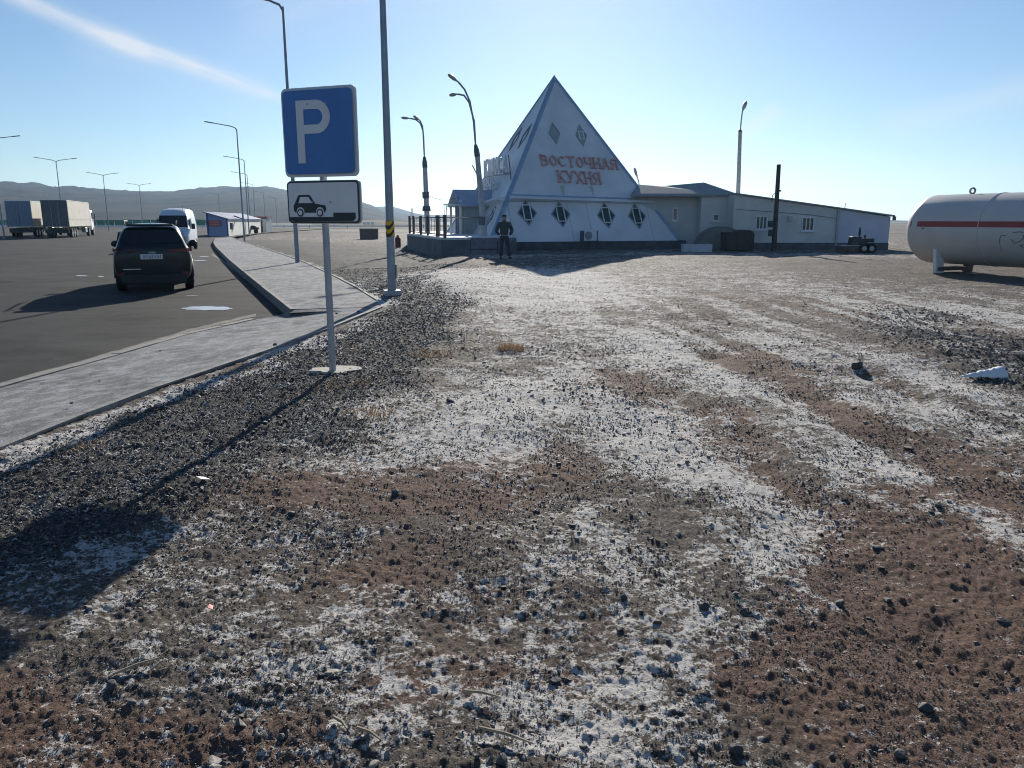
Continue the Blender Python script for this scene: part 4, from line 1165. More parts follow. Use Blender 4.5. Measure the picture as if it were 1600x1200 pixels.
for i in range(nb):
    for r_ in range(2):
        xa = xm + (Bx - xm) * i / nb + .015; xb = xm + (Bx - xm) * (i + 1) / nb - .015
        z0 = -.3 + r_ * .57; wallrun((xa, 37.97 + random.uniform(-.02, .02)), (xb, 37.97), z0 + .01, z0 + .545, .25, m_wall2, 'block', ter)
wallrun((Cx, Cy), (Ax, 38.0), -.3, TZ - .125, .25, m_wall, 'wall', ter)
wallrun((Bx, 38), (Bx, 42.9), -.3, TZ - .125, -.25, m_wall, 'wall', ter)
rl = thing('railing', (Ax, 38, TZ), 'rusty metal railing with square posts along the terrace edge', 'railing')
TR = lambda x_, y_, z_: (x_ - Ax, y_ - 38, z_ - TZ)
m_rust = mat('rusty_metal', (.13, .105, .10), .8, .2, .3, 5, .2)
posts = []
for u, t_, w in ((634, 1.0, .13), (641, .86, .13), (653, .62, .15), (664, .42, .12), (680, .16, .20), (692, 0.0, .15)):
    x_ = Ax + (Cx - Ax) * t_; y_ = 38 + (Cy - 38) * t_
    x_ += .18; MB().box(TR(x_, y_, TZ + .52), (w, w, 1.1)).build('post', m_rust, rl); posts.append((x_, y_))
for z_ in (.95, .12):
    MB().tube([TR(posts[0][0], posts[0][1], TZ + z_), TR(posts[-1][0], posts[-1][1], TZ + z_)], .03, 6).build('rail', m_rust, rl)
for k in range(14):
    t_ = k / 14 + .03; x_ = posts[-1][0] + (posts[0][0] - posts[-1][0]) * t_; y_ = posts[-1][1] + (posts[0][1] - posts[-1][1]) * t_
    MB().tube([TR(x_, y_, TZ + .12), TR(x_, y_, TZ + .95)], .012, 5).build('baluster', m_rust, rl)
MB().tube([TR(posts[-1][0], posts[-1][1], TZ + .95), TR(-1.9, 44.5, TZ + .95)], .03, 6).build('rail', m_rust, rl)
# things at the foot of the terrace
br = W(622, 387, -.15)
MB().tube([(0, 0, 0), (0, 0, .1), (0, 0, .62), (0, 0, .7), (0, 0, .82)], [.17, .19, .19, .1, .05], 12).build('gas_bottle', mat('dark_red_paint', (.16, .035, .03), .5, 0, .2, 5), None, True).location = (br.x, br.y, hz(br.x, br.y))
tag(bpy.data.objects['gas_bottle'], 'dark red gas bottle standing left of the terrace', 'gas bottle')
bx = W(577, 373, -.15)
crate = thing('rusty_bin', (bx.x, bx.y, hz(bx.x, bx.y)), 'squat rusty metal bin out on the field right of the parking sign', 'bin', .15)
MB().box((0, 0, .5), (1.75, 1.1, 1.0), top=(1.04, 1.04)).build('body', m_rust, crate, bevel=.03)
for s in (-.6, 0, .6): MB().box((s, -.58, .5), (.06, .04, .9)).build('rib', m_rust, crate)
MB().box((0, 0, 1.02), (1.9, 1.22, .06)).build('rim', m_rust, crate)
for i, u in enumerate((571, 577, 583)):
    q = A(u, 349, 210); o = MB().tube([(-.3, 0, 1.0), (.3, 0, 1.0)], .36, 12).sphere((-.3, 0, 1.0), .36, 10, 6).build('storage_tank', m_white, None, True); o.location = (q.x, q.y, q.z - 1.0)
    tag(o, ('left', 'middle', 'right')[i] + ' of three tiny white storage tanks on the far slope', 'tank', 'far white storage tanks')
# power pylon on the skyline
pyl = thing('power_pylon', A(644, 338, 900), 'faint steel lattice power pylon on the skyline left of the terrace', 'pylon')
hp = 9.5
mbp = MB()
for k in range(5):
    w0, w1 = 1.6 * (1 - k / 6), 1.6 * (1 - (k + 1) / 6); z0, z1 = hp * k / 5, hp * (k + 1) / 5
    for sx, sy in ((-1, -1), (1, -1), (1, 1), (-1, 1)):
        mbp.tube([(sx * w0, sy * w0, z0), (sx * w1, sy * w1, z1)], .16, 4); mbp.tube([(sx * w0, sy * w0, z0), (-sx * w1, sy * w1, z1)], .1, 4)
mbp.build('tower', m_galv, pyl)
for z_, w in ((hp * .8, 2.6), (hp * .96, 1.9)): MB().box((0, 0, z_), (w * 2, .3, .3)).build('crossarm', m_galv, pyl)

# ------------------------------------------------------------------ annex buildings
m_beige = mat('beige_render', (.62, .61, .58), .9, 0, .12, .9, .2); m_lav = mat('lavender_render', (.56, .58, .68), .9, 0, .08, .9, .2)
m_greyw = mat('grey_render', (.50, .51, .51), .9, 0, .10, .8, .2)
m_roofg = mat('grey_roof', (.27, .30, .31), .8, 0, .12, 2)
YW = 44.3
wing = thing('annex_wing', (A(1145, 392, YW).x, YW, 0), 'long low annex with a roof line falling to the right and two windows', 'building')
ox = wing.location.x
def WP(u, v): p = A(u, v, YW); return (p.x - ox, p.z)
tl = WP(1148, 304); tm = WP(1312, 329.5); tr = WP(1392, 339)
tm2 = (tm[0], tl[1] + (tr[1] - tl[1]) * (tm[0] - tl[0]) / (tr[0] - tl[0]) + .03)
MB().slab([(tl[0], 0, -.3), (tm2[0] - .01, 0, -.3), (tm2[0] - .01, 0, tm2[1]), (tl[0], 0, tl[1])], (0, -9, 0)).build('beige_wall', m_beige, wing)
MB().slab([(tm2[0] + .01, .02, -.3), (tr[0], .02, -.3), (tr[0], .02, tr[1]), (tm2[0] + .01, .02, tm2[1])], (0, -9, 0)).build('lavender_wall', m_lav, wing)
MB().slab([(tl[0] - .05, -.18, tl[1] + .10), (tm2[0], -.18, tm2[1] + .085), (tr[0] + .15, -.18, tr[1] + .10), (tr[0] + .15, -.18, tr[1] + .02), (tm2[0], -.18, tm2[1] + .012), (tl[0] - .05, -.18, tl[1] + .02)], (0, -9.3, 0)).build('roof', m_roofg, wing)
def window(parent, cx, cz_, w, h, y_, mull=1):
    o = MB().box((cx, y_ - .01, cz_), (w, .02, h)).build('window', m_glass, parent)
    mb = MB(); t_ = .06
    mb.box((cx, y_ - .035, cz_ + h / 2), (w + t_, .05, t_)).box((cx, y_ - .035, cz_ - h / 2), (w + t_, .05, t_))
    for k in range(mull + 2):
        mb.box((cx - w / 2 + w * k / (mull + 1), y_ - .033, cz_), (t_, .046, h - .06))
    mb.build('frame', m_frame, o)
    MB().box((cx, y_ - .07, cz_ - h / 2 - .06), (w + .2, .14, .05)).build('sill', m_frame, o)
for u0, u1, v0, v1 in ((1182, 1197, 338, 358), (1254, 1270, 340, 360)):
    a = WP(u0, v0); b = WP(u1, v1); window(wing, (a[0] + b[0]) / 2, (a[1] + b[1]) / 2, b[0] - a[0], a[1] - b[1], 0, 2)
MB().box(((tl[0] + tr[0]) / 2, -.03, .12), (tr[0] - tl[0] - .02, .08, .55)).build('base_band', mat('base_band', (.10, .11, .12), .9, 0, .3, 2, .2), wing)
MB().tube([(tm2[0] - .1, -.07, .2), (tm2[0] - .1, -.07, tm2[1] - .05)], .045, 8).build('downpipe', m_galv, wing)
MB().tube([(tl[0] + .1, -.03, 2.25), (2.2, -.03, 2.1), (4.2, -.03, 1.95), (tm2[0], -.03, 1.72)], .012, 5).build('cable', m_dsteel, wing)
MB().box((3.1, -.06, 1.72), (.22, .1, .3)).build('fuse_box', m_galv, wing)
q = WP(1325, 330); MB().tube([(q[0], .5, q[1]), (q[0] + .03, .5, q[1] + .45)], .02, 5).build('vent_pipe', m_dsteel, wing)
MB().box((tr[0] + .1, -.2, tr[1] - .08), (.14, .14, .22)).build('gutter_end', m_dsteel, wing)

hall = thing('annex_hall', (A(1090, 392, 46).x, 46, 0), 'grey gabled hall between the pyramid and the low annex wing', 'building')
hx = hall.location.x
HP = lambda u, v, y_=46: (A(u, v, y_).x - hx, y_ - 46, A(u, v, y_).z)
zt2 = HP(1120, 305)[2]
l_, m_, r_ = HP(985, 390)[0], HP(1091, 390)[0], HP(1146, 390)[0]
MB().box(((l_ + m_) / 2, 4.6, zt2 / 2 - .1), (m_ - l_ - .01, 8, zt2 + .2 - .02)).build('recessed_wall', m_greyw, hall)
MB().box(((m_ + r_) / 2, 4.2, zt2 / 2 - .1), (r_ - m_, 8.8, zt2 + .2 - .02)).build('front_wall', mat('hall_render', (.58, .58, .565), .9, 0, .08, .9, .2), hall)
R0, R1 = HP(996, 288, 47.6), HP(1100, 285, 47.6); RMid = HP(1037, 290.5, 47.6)
E0, E1 = (l_, -.4, zt2), (r_ + .15, -.35, zt2); B1 = (r_ + .15, 9, zt2); B0 = (l_, 9, zt2)
MB().add([E0, E1, B1, B0, R0, RMid, R1], [(0, 1, 6, 5, 4), (1, 2, 6), (2, 3, 4, 5, 6), (3, 0, 4), (3, 2, 1, 0)]).build('roof', m_roofg, hall)
MB().box(((l_ + r_) / 2, -.42, zt2 + .0), (r_ - l_ + .2, .05, .16)).build('fascia', m_roofg, hall)
a = HP(1055, 325); b = HP(1061, 344); window(hall, (a[0] + b[0]) / 2, (a[2] + b[2]) / 2, b[0] - a[0], a[2] - b[2], .6, 0)
a = HP(1113, 335); b = HP(1121, 345); window(hall, (a[0] + b[0]) / 2, (a[2] + b[2]) / 2, b[0] - a[0], a[2] - b[2], -.2, 0)
MB().tube([(r_ - .12, -.28, .1), (r_ - .12, -.28, zt2 - .1)], .06, 8).build('downpipe', m_dsteel, hall)

# things in front of the annex
p = W(1088, 393.5); cb = MB().box((0, 0, .2), (1.55, .5, .42)).build('concrete_block', mat('pale_block', (.46, .48, .53), .85, 0, .12, 3, .2), None, bevel=.02); cb.location = (p.x, p.y, 0); cb.rotation_euler = (0, 0, .03)
tag(cb, 'low pale concrete block at the right foot of the pyramid', 'concrete block')
p = W(1120, 389); mo = MB(); n_ = 18
prof = [(1.35 * cos(pi * i / n_), 1.35 * sin(pi * i / n_)) for i in range(n_ + 1)]
mo.slab([(a * 1.05, 0, b + .0) for a, b in prof], (0, -1.3, 0)); mo = mo.build('tarpaulin_shelter', mat('olive_tarp', (.19, .19, .17), .9, 0, .2, 3, .4), None, True); mo.location = (p.x - .1, 44.0, -.05)
tag(mo, 'rounded olive-grey covered heap behind the dark bin by the annex', 'covered heap')
p = W(1151, 392)
bn = thing('rubbish_container', (p.x, p.y, 0), 'dark brown rubbish container with a curved lid before the annex', 'container', .04)
m_bin = mat('dark_brown_board', (.045, .04, .038), .8, 0, .3, 3, .3)
MB().box((0, 0, .5), (1.5, 1.0, .92), top=(1.03, 1.03)).build('body', m_bin, bn, bevel=.02)
lid = MB(); lid.slab([(-.05 + .42 * 1.0 * cos(pi * i / 10) + .35, -.5, .97 + .17 * sin(pi * i / 10)) for i in range(11)], (0, -1.0, 0)); lid.build('lid', m_bin, bn)
MB().box((-.42, 0, .985), (.68, 1.02, .04)).build('lid', m_bin, bn)
for s in (-.6, -.2, .2, .6): MB().box((s, -.53, .5), (.05, .04, .84)).build('rib', m_bin, bn)
# tractor-like stationary engine
p = W(1336, 396)
tr_ = thing('old_tractor', (p.x, p.y, 0), 'dark old engine unit with upright exhaust before the lavender wall', 'machine', 0)
m_mach = mat('machine_dark', (.035, .045, .05), .6, .2, .3, 4); m_sk = mat('skid_rust', (.10, .07, .06), .8, 0, .3, 5)
pxm = 1 / 31.5
MB().box((-.38, 0, .22), (.95, .7, .34)).build('skid', m_sk, tr_)
MB().box((-.38, 0, .40), (.95, .72, .03)).build('snowy_top', m_white, tr_).data.materials[0] = mat('dirty_snow', (.42, .45, .5), .8)
MB().box((-.06, 0, .62), (.56, .5, .46), top=(.85, .9)).build('hood', m_mach, tr_, bevel=.04)
MB().box((.34, 0, .56), (.35, .45, .4)).build('gearbox', m_mach, tr_, bevel=.03)
MB().box((.62, 0, .66), (.38, .5, .2)).build('control_box', m_mach, tr_, bevel=.02)
MB().tube([(.14, 0, .8), (.14, 0, 1.0), (.14, 0, 1.16), (.13, 0, 1.3)], [.035, .065, .06, .03], 8).build('exhaust', m_mach, tr_)
MB().tube([(.42, 0, .75), (.42, 0, .86)], .04, 8).build('lever', m_mach, tr_); MB().sphere((.42, 0, .88), .07, 8, 6).build('knob', m_mach, tr_)
for x_ in (.25, .62):
    for s in (-1, 1):
        w = MB().tube([(x_, s * .33, .26), (x_, s * .45, .26)], .26, 18).build('wheel', mat('tyre', (.02, .02, .02), .9), tr_)
        MB().tube([(x_, s * .452, .26), (x_, s * .46, .26)], .12, 14).build('rim', m_galv, w)
# wooden utility pole with meters
b_ = A(1209, 391, 42.5); b_.z = 0
up = thing('utility_pole', b_, 'dark wooden utility pole with meter boxes before the annex wing', 'utility pole')
tp = A(1217, 257, 42.5) - b_
m_wood = mat('dark_pole_wood', (.055, .05, .045), .9, 0, .3, 6, .3)
MB().tube([(0, 0, -.2), tp * .5, tp], [.14, .12, .105], 10).build('pole', m_wood, up, True)
for v, w, h in ((350, .28, .34), (364, .24, .36)):
    q = A(1204.5, v, 42.4) - b_; MB().box(q, (w, .2, h)).build('meter_box', m_mach, up, bevel=.01)
q1, q2, q3 = A(1215, 298, 42.5) - b_, A(1207, 305, 42.5) - b_, A(1206, 316, 42.8) - b_
MB().tube([q1, q2, q3], .02, 5).build('conduit', m_dsteel, up)
MB().box(A(1218.5, 298, 42.5) - b_, (.12, .1, .1)).build('insulator', m_dsteel, up)

# ------------------------------------------------------------------ gas tank at the right
RT = 1.10
P0 = Vector((14.05, 25.9, 1.36)); ad = Vector((.40, -.917, 0)).normalized()
tank = thing('gas_tank', (P0.x, P0.y, 0), 'big white horizontal gas tank with a red band, cut by the right edge', 'gas tank', atan2(ad.y, ad.x))
m_tank = mat('tank_white', (.56, .545, .515), .45, 0, .06, .8)
zc = P0.z; LEN = 8.5
prof = []
for i in range(0, 13): a = pi / 2 * i / 12; prof.append((-.72 * cos(a), RT * sin(a)))
for i in range(1, 10): prof.append((LEN * i / 9, RT))
for i in range(1, 13): a = pi / 2 * i / 12; prof.append((LEN + .72 * sin(a), RT * cos(a)))
mb = MB(); n = 56; vs_ = []; fs = []
for (x_, r_) in prof:
    for k in range(n): a = 2 * pi * k / n; vs_.append((x_, max(r_, .001) * cos(a), zc + max(r_, .001) * sin(a)))
for i in range(len(prof) - 1):
    for k in range(n): fs.append((i * n + k, i * n + (k + 1) % n, (i + 1) * n + (k + 1) % n, (i + 1) * n + k))
mb.add(vs_, fs); sh = mb.build('shell', m_tank, tank, True)
bm = bmesh.new(); bm.from_mesh(sh.data); bmesh.ops.recalc_face_normals(bm, faces=bm.faces); bm.to_mesh(sh.data); bm.free()
# camera side of the tank is -y local
def strip_on(x0, x1, a0, a1, m, name, out=.006, nx=24, na=6):
    mb = MB(); vs_ = []
    for i in range(nx + 1):
        x_ = x0 + (x1 - x0) * i / nx; r_ = RT if x_ > 0 else RT * sqrt(max(0, 1 - (x_ / .72) ** 2))
        for k in range(na + 1):
            z_ = a0 + (a1 - a0) * k / na; y_ = -sqrt(max(0, (r_ + out) ** 2 - z_ ** 2)); vs_.append((x_ - (out if x_ < 0 else 0), y_, zc + z_))
    mb.add(vs_, [(i * (na + 1) + k, (i + 1) * (na + 1) + k, (i + 1) * (na + 1) + k + 1, i * (na + 1) + k + 1) for i in range(nx) for k in range(na)])
    return mb.build(name, m, tank)
m_band = mat('red_band', (.28, .045, .04), .5, 0, .12, 3)
strip_on(-.52, LEN, .085, .255, m_band, 'red_band')
for x_ in (2.2, 4.6, 6.9):
    MB().tube([(x_, (RT + .0) * cos(2 * pi * k / 48), zc + (RT + .0) * sin(2 * pi * k / 48)) for k in range(49)], .016, 5, False).build('weld_seam', m_tank, tank)
for x_ in (1.1, 6.5):
    cx_ = Vector((x_, 0, zc + RT + .09)); MB().tube([cx_ + Vector((.085 * cos(2 * pi * k / 16), 0, .085 * sin(2 * pi * k / 16))) for k in range(17)], .03, 8, False).build('lifting_eye', m_galv, tank, True)
MB().tube([(3.0, 0, zc + RT - .03), (3.0, 0, zc + RT + .12)], .1, 12).build('nozzle', m_dsteel, tank)
for k_, x_ in enumerate((.75, 6.8)):
    for s in (-1, 1):
        MB().box((x_, s * .72, .28), (.12, .34, 1.0), M=Matrix.Rotation(-s * .16, 3, 'X')).build('leg', m_white if s < 0 else m_rust, tank)
    MB().box((x_, 0, .12), (.18, 1.6, .12)).build('crossbeam', m_rust, tank)
MB().tube([(.35, -RT - .01, zc + .03), (.35, -RT + .1, zc + .03)], .03, 8).build('plug', m_dsteel, tank)
m_mark = mat('faded_stencil', (.20, .22, .24), .7)
def mark(pts):
    P = [(x_, -sqrt((RT + .004) ** 2 - z_ ** 2), zc + z_) for x_, z_ in pts]; MB().tube(P, .012, 5).build('paint_mark', m_mark, tank)
mark([(2.95, -.15), (2.9, -.3), (2.92, -.6)]); mark([(2.95, -.15), (3.1, -.14)]); mark([(3.3, -.06), (3.5, -.03), (3.6, -.05)]); mark([(3.25, -.25), (3.35, -.36), (3.5, -.3), (3.62, -.2)])
mark([(3.5, -.42), (3.65, -.38), (3.78, -.43), (3.6, -.48), (3.5, -.42)]); mark([(3.6, -.12), (3.64, -.28)])

# ------------------------------------------------------------------ kiosk and long shed
k0 = A(326, 368, 94); k1 = A(357, 368.5, 93.5); k2 = A(408, 363, 122)
m_kb = mat('kiosk_blue_grey', (.30, .36, .58), .6, 0, .06, 1); m_kw = mat('shed_white', (.74, .73, .66), .7, 0, .08, 1.5); m_kd = mat('navy_trim', (.04, .09, .24), .6)
ks = thing('kiosk_shed', (k1.x, k1.y, ZA), 'long white shed with a pale blue front end and red signboard', 'building')
def KL(p, z_): return Vector((p.x - k1.x, p.y - k1.y, z_))
hl, hr = 2.75, 2.02
k3 = k0 + (k2 - k1)
MB().slab([KL(k0, 0), KL(k1, 0), KL(k1, hr), KL(k0, hl)], Vector((0, -.08, 0))).build('front_wall', m_kb, ks)
ds = (k2 - k1).normalized(); nsd = Vector((ds.y, -ds.x, 0))
npan = 9
for i in range(npan):
    a_ = k1.lerp(k2, i / npan) + ds * .04; b2_ = k1.lerp(k2, (i + 1) / npan) - ds * .04
    MB().slab([KL(a_, 0.02), KL(b2_, 0.02), KL(b2_, hr - .02), KL(a_, hr - .02)], nsd * .06).build('side_panel', m_kw, ks)
MB().add([KL(k0, 0) + Vector((.1, .2, 0)), KL(k1, 0) + Vector((-.1, .2, 0)), KL(k2, 0) + Vector((-.1, 0, 0)), KL(k3, 0) + Vector((.1, 0, 0)),
          KL(k0, hl - .05) + Vector((.1, .2, 0)), KL(k1, hr - .05) + Vector((-.1, .2, 0)), KL(k2, hr - .05) + Vector((-.1, 0, 0)), KL(k3, hl - .05) + Vector((.1, 0, 0))],
         [(3, 2, 1, 0), (4, 5, 6, 7), (0, 1, 5, 4), (1, 2, 6, 5), (2, 3, 7, 6), (3, 0, 4, 7)]).build('inner_wall', m_kw, ks)
MB().slab([KL(k0, hl + .12) + Vector((-.35, -.35, .04)), KL(k1, hr + .12) + Vector((.25, -.35, -.06)), KL(k2, hr + .12) + Vector((.25, 0, -.06)), KL(k3, hl + .12) + Vector((-.35, 0, .04))], (0, 0, .1)).build('roof', m_kd, ks)
for p_, h_ in ((k0, hl), (k1, hr)): MB().box(KL(p_, h_ / 2) + Vector((0, -.1, 0)), (.14, .1, h_)).build('corner_post', m_kd, ks)
bd_ = A(336, 348.5, 93.6)
sb = MB().box(KL(bd_, bd_.z - ZA) + Vector((0, -.12, 0)), (1.5, .06, .62)).build('signboard', mat('signboard_red', (.42, .06, .05), .5, 0, .1, 4), ks)
for z_ in (.12, -.12): MB().box(KL(bd_, bd_.z - ZA + z_) + Vector((0, -.157, 0)), (1.2, .01, .06)).build('lettering_line', mat('pale_text', (.7, .6, .55), .6), sb)
MB().box(KL(k1, 1.2) + Vector((.28, .5, 0)), (.3, .3, .8)).build('meter_box', m_dsteel, ks)
rb = A(374, 340, 100); MB().box(KL(rb, rb.z - ZA), (1.3, .5, .14), M=Matrix.Rotation(.35, 3, 'Y')).build('roof_panel', m_kd, ks)
g0 = A(409, 362, 126); sh2 = thing('brown_shed', (g0.x, g0.y, ZA), 'small shed with rust-brown door wall at the end of the long white shed', 'shed')
MB().box((.25, 0, 1.15), (.9, 3, 2.3)).build('door_wall', mat('rust_brown', (.20, .085, .05), .8, 0, .3, 2), sh2)
MB().box((.95, 0, 1.05), (.5, 3, 2.1)).build('white_wall', m_kw, sh2)
MB().box((.3, 0, 2.4), (2.0, 3.3, .14)).build('roof', mat('orange_roof', (.45, .12, .07), .7), sh2)
g1 = A(396, 364, 112)
ct = thing('hand_cart', (g1.x, g1.y, ZA), 'dark low cart heaped with stuff beside the white shed wall', 'cart')
MB().box((0, 0, .75), (1.5, .8, .35)).build('bed', m_bin, ct, bevel=.04); MB().sphere((-.1, 0, .95), .5, 10, 6, (1.1, .7, .45)).build('load', m_bin, ct)
for s in (-.55, .5): MB().tube([(s, -.42, .35), (s, -.34, .35)], .33, 14).build('wheel', mat('tyre', (.02, .02, .02), .9), ct)
MB().tube([(-.8, 0, .75), (-1.2, 0, 1.05)], .03, 6).build('handle', m_dsteel, ct)

# ------------------------------------------------------------------ vehicles
m_tyre = mat('tyre', (.02, .02, .02), .9); m_rim = mat('alloy', (.35, .36, .38), .35, .8)
m_black = mat('black_plastic', (.018, .019, .02), .6)
m_cglass = mat('car_glass', (.010, .014, .018), .08)
m_lred = mat('tail_light_red', (.16, .008, .010), .2)
def loft(stations, m, name, parent, sub=2):
    """stations: (y, [(x, z) right half from bottom centre to top centre])"""
    mb = MB(); k = len(stations[0][1]); full = 2 * k - 2; vs_ = []
    for y_, pr in stations:
        ring = [(x_, y_, z_) for x_, z_ in pr] + [(-x_, y_, z_) for x_, z_ in pr[-2:0:-1]]
        vs_ += ring
    fs = []
    for i in range(len(stations) - 1):
        for j in range(full): fs.append((i * full + j, i * full + (j + 1) % full, (i + 1) * full + (j + 1) % full, (i + 1) * full + j))
    fs.append(tuple(range(full - 1, -1, -1))); n_ = len(stations) - 1; fs.append(tuple(n_ * full + j for j in range(full)))
    mb.add(vs_, fs); o = mb.build(name, m, parent, True, sub)
    bm = bmesh.new(); bm.from_mesh(o.data); bmesh.ops.recalc_face_normals(bm, faces=bm.faces); bm.to_mesh(o.data); bm.free()
    return o
def quad(pts, n, th, m, name, parent, bevel=0): return MB().slab(pts, Vector(n) * th).build(name, m, parent, bevel=bevel)
def wheel(parent, x_, y_, r, w, s):
    o = MB().tube([(x_ - s * w / 2, y_, r), (x_ - s * w * .4, y_, r), (x_ + s * w * .4, y_, r), (x_ + s * w / 2, y_, r)], [r * .93, r, r, r * .93], 28).build('wheel', m_tyre, parent, True)
    MB().tube([(x_ + s * (w / 2 - .02), y_, r), (x_ + s * (w / 2 + .006), y_, r)], r * .66, 20).build('rim', m_rim, o)
    for k in range(5):
        a = 2 * pi * k / 5; MB().box((x_ + s * (w / 2 + .012), y_ + r * .36 * cos(a), r + r * .36 * sin(a)), (.02, r * .56, .05), M=Matrix.Rotation(a, 3, 'X')).build('spoke', m_rim, o)
    return o
cpos = W(238, 446, ZA)
suv = thing('parked_car', (-10.55, 23.0, ZA), 'nearly black SUV seen from behind, parked on the asphalt by the kerb', 'car', radians(23.0)); suv.scale = (1, 1, 1.07)
m_body = mat('dark_teal_paint', (.007, .015, .018), .3, .0)
m_body.node_tree.nodes['Principled BSDF'].inputs['Coat Weight'].default_value = .25
m_body.node_tree.nodes['Principled BSDF'].inputs['Specular IOR Level'].default_value = .3
m_body.node_tree.nodes['Principled BSDF'].inputs['Coat Roughness'].default_value = .06
half = lambda b, s, wd, belt, sh_, t6, t7, t8: [(0, b), (.80 * wd, b), (.93 * wd, b + .17), (.965 * wd, belt - .32), (.95 * wd, belt), (sh_, belt + .07), t6, t7, (0, t8)]
ST = [(-2.40, [(0, .30), (.62, .30), (.78, .42), (.84, .66), (.82, .86), (.74, .98), (.66, 1.02), (.42, 1.04), (0, 1.05)]),
      (-2.33, [(0, .28), (.74, .28), (.90, .42), (.93, .70), (.92, .98), (.82, 1.08), (.74, 1.13), (.52, 1.16), (0, 1.17)]),
      (-2.22, [(0, .25), (.80, .25), (.93, .42), (.965, .72), (.95, 1.02), (.86, 1.12), (.77, 1.32), (.58, 1.42), (0, 1.45)]),
      (-2.02, [(0, .24), (.82, .24), (.94, .42), (.97, .74), (.955, 1.04), (.87, 1.12), (.75, 1.50), (.60, 1.63), (0, 1.67)]),
      (-1.5, [(0, .24), (.82, .24), (.94, .42), (.97, .74), (.955, 1.04), (.87, 1.12), (.74, 1.55), (.60, 1.67), (0, 1.71)]),
      (-.5, [(0, .24), (.82, .24), (.94, .42), (.965, .74), (.95, 1.03), (.87, 1.10), (.74, 1.56), (.60, 1.69), (0, 1.73)]),
      (.35, [(0, .24), (.82, .24), (.94, .42), (.965, .74), (.95, 1.02), (.87, 1.09), (.75, 1.52), (.60, 1.65), (0, 1.69)]),
      (1.05, [(0, .24), (.82, .24), (.94, .42), (.965, .74), (.95, 1.00), (.88, 1.06), (.82, 1.16), (.64, 1.20), (0, 1.23)]),
      (1.9, [(0, .26), (.80, .26), (.93, .42), (.955, .72), (.93, .92), (.84, .99), (.74, 1.03), (.5, 1.07), (0, 1.09)]),
      (2.35, [(0, .28), (.70, .28), (.84, .42), (.86, .66), (.82, .82), (.72, .88), (.6, .91), (.4, .93), (0, .94)]),
      (2.46, [(0, .34), (.5, .34), (.64, .44), (.66, .62), (.62, .74), (.54, .78), (.45, .80), (.3, .81), (0, .82)])]
loft(ST, m_body, 'body', suv)
quad([(-.60, -2.265, 1.19), (.60, -2.265, 1.19), (.70, -2.22, 1.23), (.63, -2.075, 1.545), (.52, -2.055, 1.585), (-.52, -2.055, 1.585), (-.63, -2.075, 1.545), (-.70, -2.22, 1.23)], (0, -.9, .42), .02, m_cglass, 'rear_window', suv).location = (0, -.075, .015)
for s in (-1, 1):
    quad([(s * .885, -1.95, 1.14), (s * .80, -1.80, 1.50), (s * .80, .30, 1.50), (s * .895, .95, 1.12)], (s * .95, 0, .3), .012, m_cglass, 'side_window', suv)
    quad([(s * .36, -2.385, 1.045), (s * .86, -2.34, 1.075), (s * .955, -2.14, 1.10), (s * .955, -2.14, 1.02), (s * .88, -2.34, .975), (s * .36, -2.395, 1.005)], (0, -1, .1), .05, m_lred, 'tail_light', suv).location = (0, -.04, 0)
    quad([(s * .70, -2.41, .50), (s * .86, -2.36, .50), (s * .86, -2.36, .40), (s * .74, -2.41, .40)], (0, -1, 0), .05, m_lred, 'reflector', suv).location = (0, -.03, 0)
    MB().tube([(s * .63, -1.75, 1.66), (s * .65, -1.6, 1.755), (s * .66, .1, 1.75), (s * .65, .3, 1.68)], .02, 8).build('roof_rail', m_black, suv, True)
    mr_ = MB().sphere((s * 1.07, .78, 1.13), .13, 12, 8, (1.0, .55, .72)).build('mirror', m_body, suv, True)
    MB().box((s * .94, .8, 1.09), (.14, .06, .05)).build('mirror_arm', m_black, mr_)
    for y_ in (-1.42, 1.42):
        MB().tube([(s * (.955), y_ + .42 * cos(a_), .34 + .42 * sin(a_)) for a_ in [pi * q_ / 14 for q_ in range(15)]], .05, 6).build('wheel_arch', m_black, suv)
        wheel(suv, s * .86, y_, .36, .23, s)
MB().box((0, -2.36, .33), (1.56, .22, .24), top=(1.08, 1)).build('bumper_trim', m_black, suv, bevel=.03)
MB().box((0, -2.13, 1.655), (1.18, .30, .05), top=(.95, .9)).build('spoiler', m_body, suv, bevel=.015)
MB().box((-.52, -2.44, .585), (.42, .02, .02)).build('chrome_strip', mat('chrome', (.7, .7, .7), .15, 1.0), suv)
MB().box((0, -2.405, .80), (.9, .03, .02)).build('hatch_seam', m_black, suv)
MB().box((0, -2.425, .985), (.18, .03, .05)).build('badge', m_galv, suv, bevel=.015)
npl = MB().box((-.02, -2.435, .885), (.54, .03, .125)).build('number_plate', m_swhite, suv)
write('850КЕК04', m_sblack, npl, lambda x, y, o: Vector((-.26 + .03 + x, -2.451 - o, .84 + y)), .057, .085, .012, .003, False, 'plate_character')
MB().tube([(0, -1.65, 1.70), (0, -1.78, 1.77)], .012, 6).build('antenna', m_black, suv)
MB().tube([(-.1, -2.15, 1.23), (.25, -2.33, 1.24)], .01, 5).build('wiper', m_black, suv)

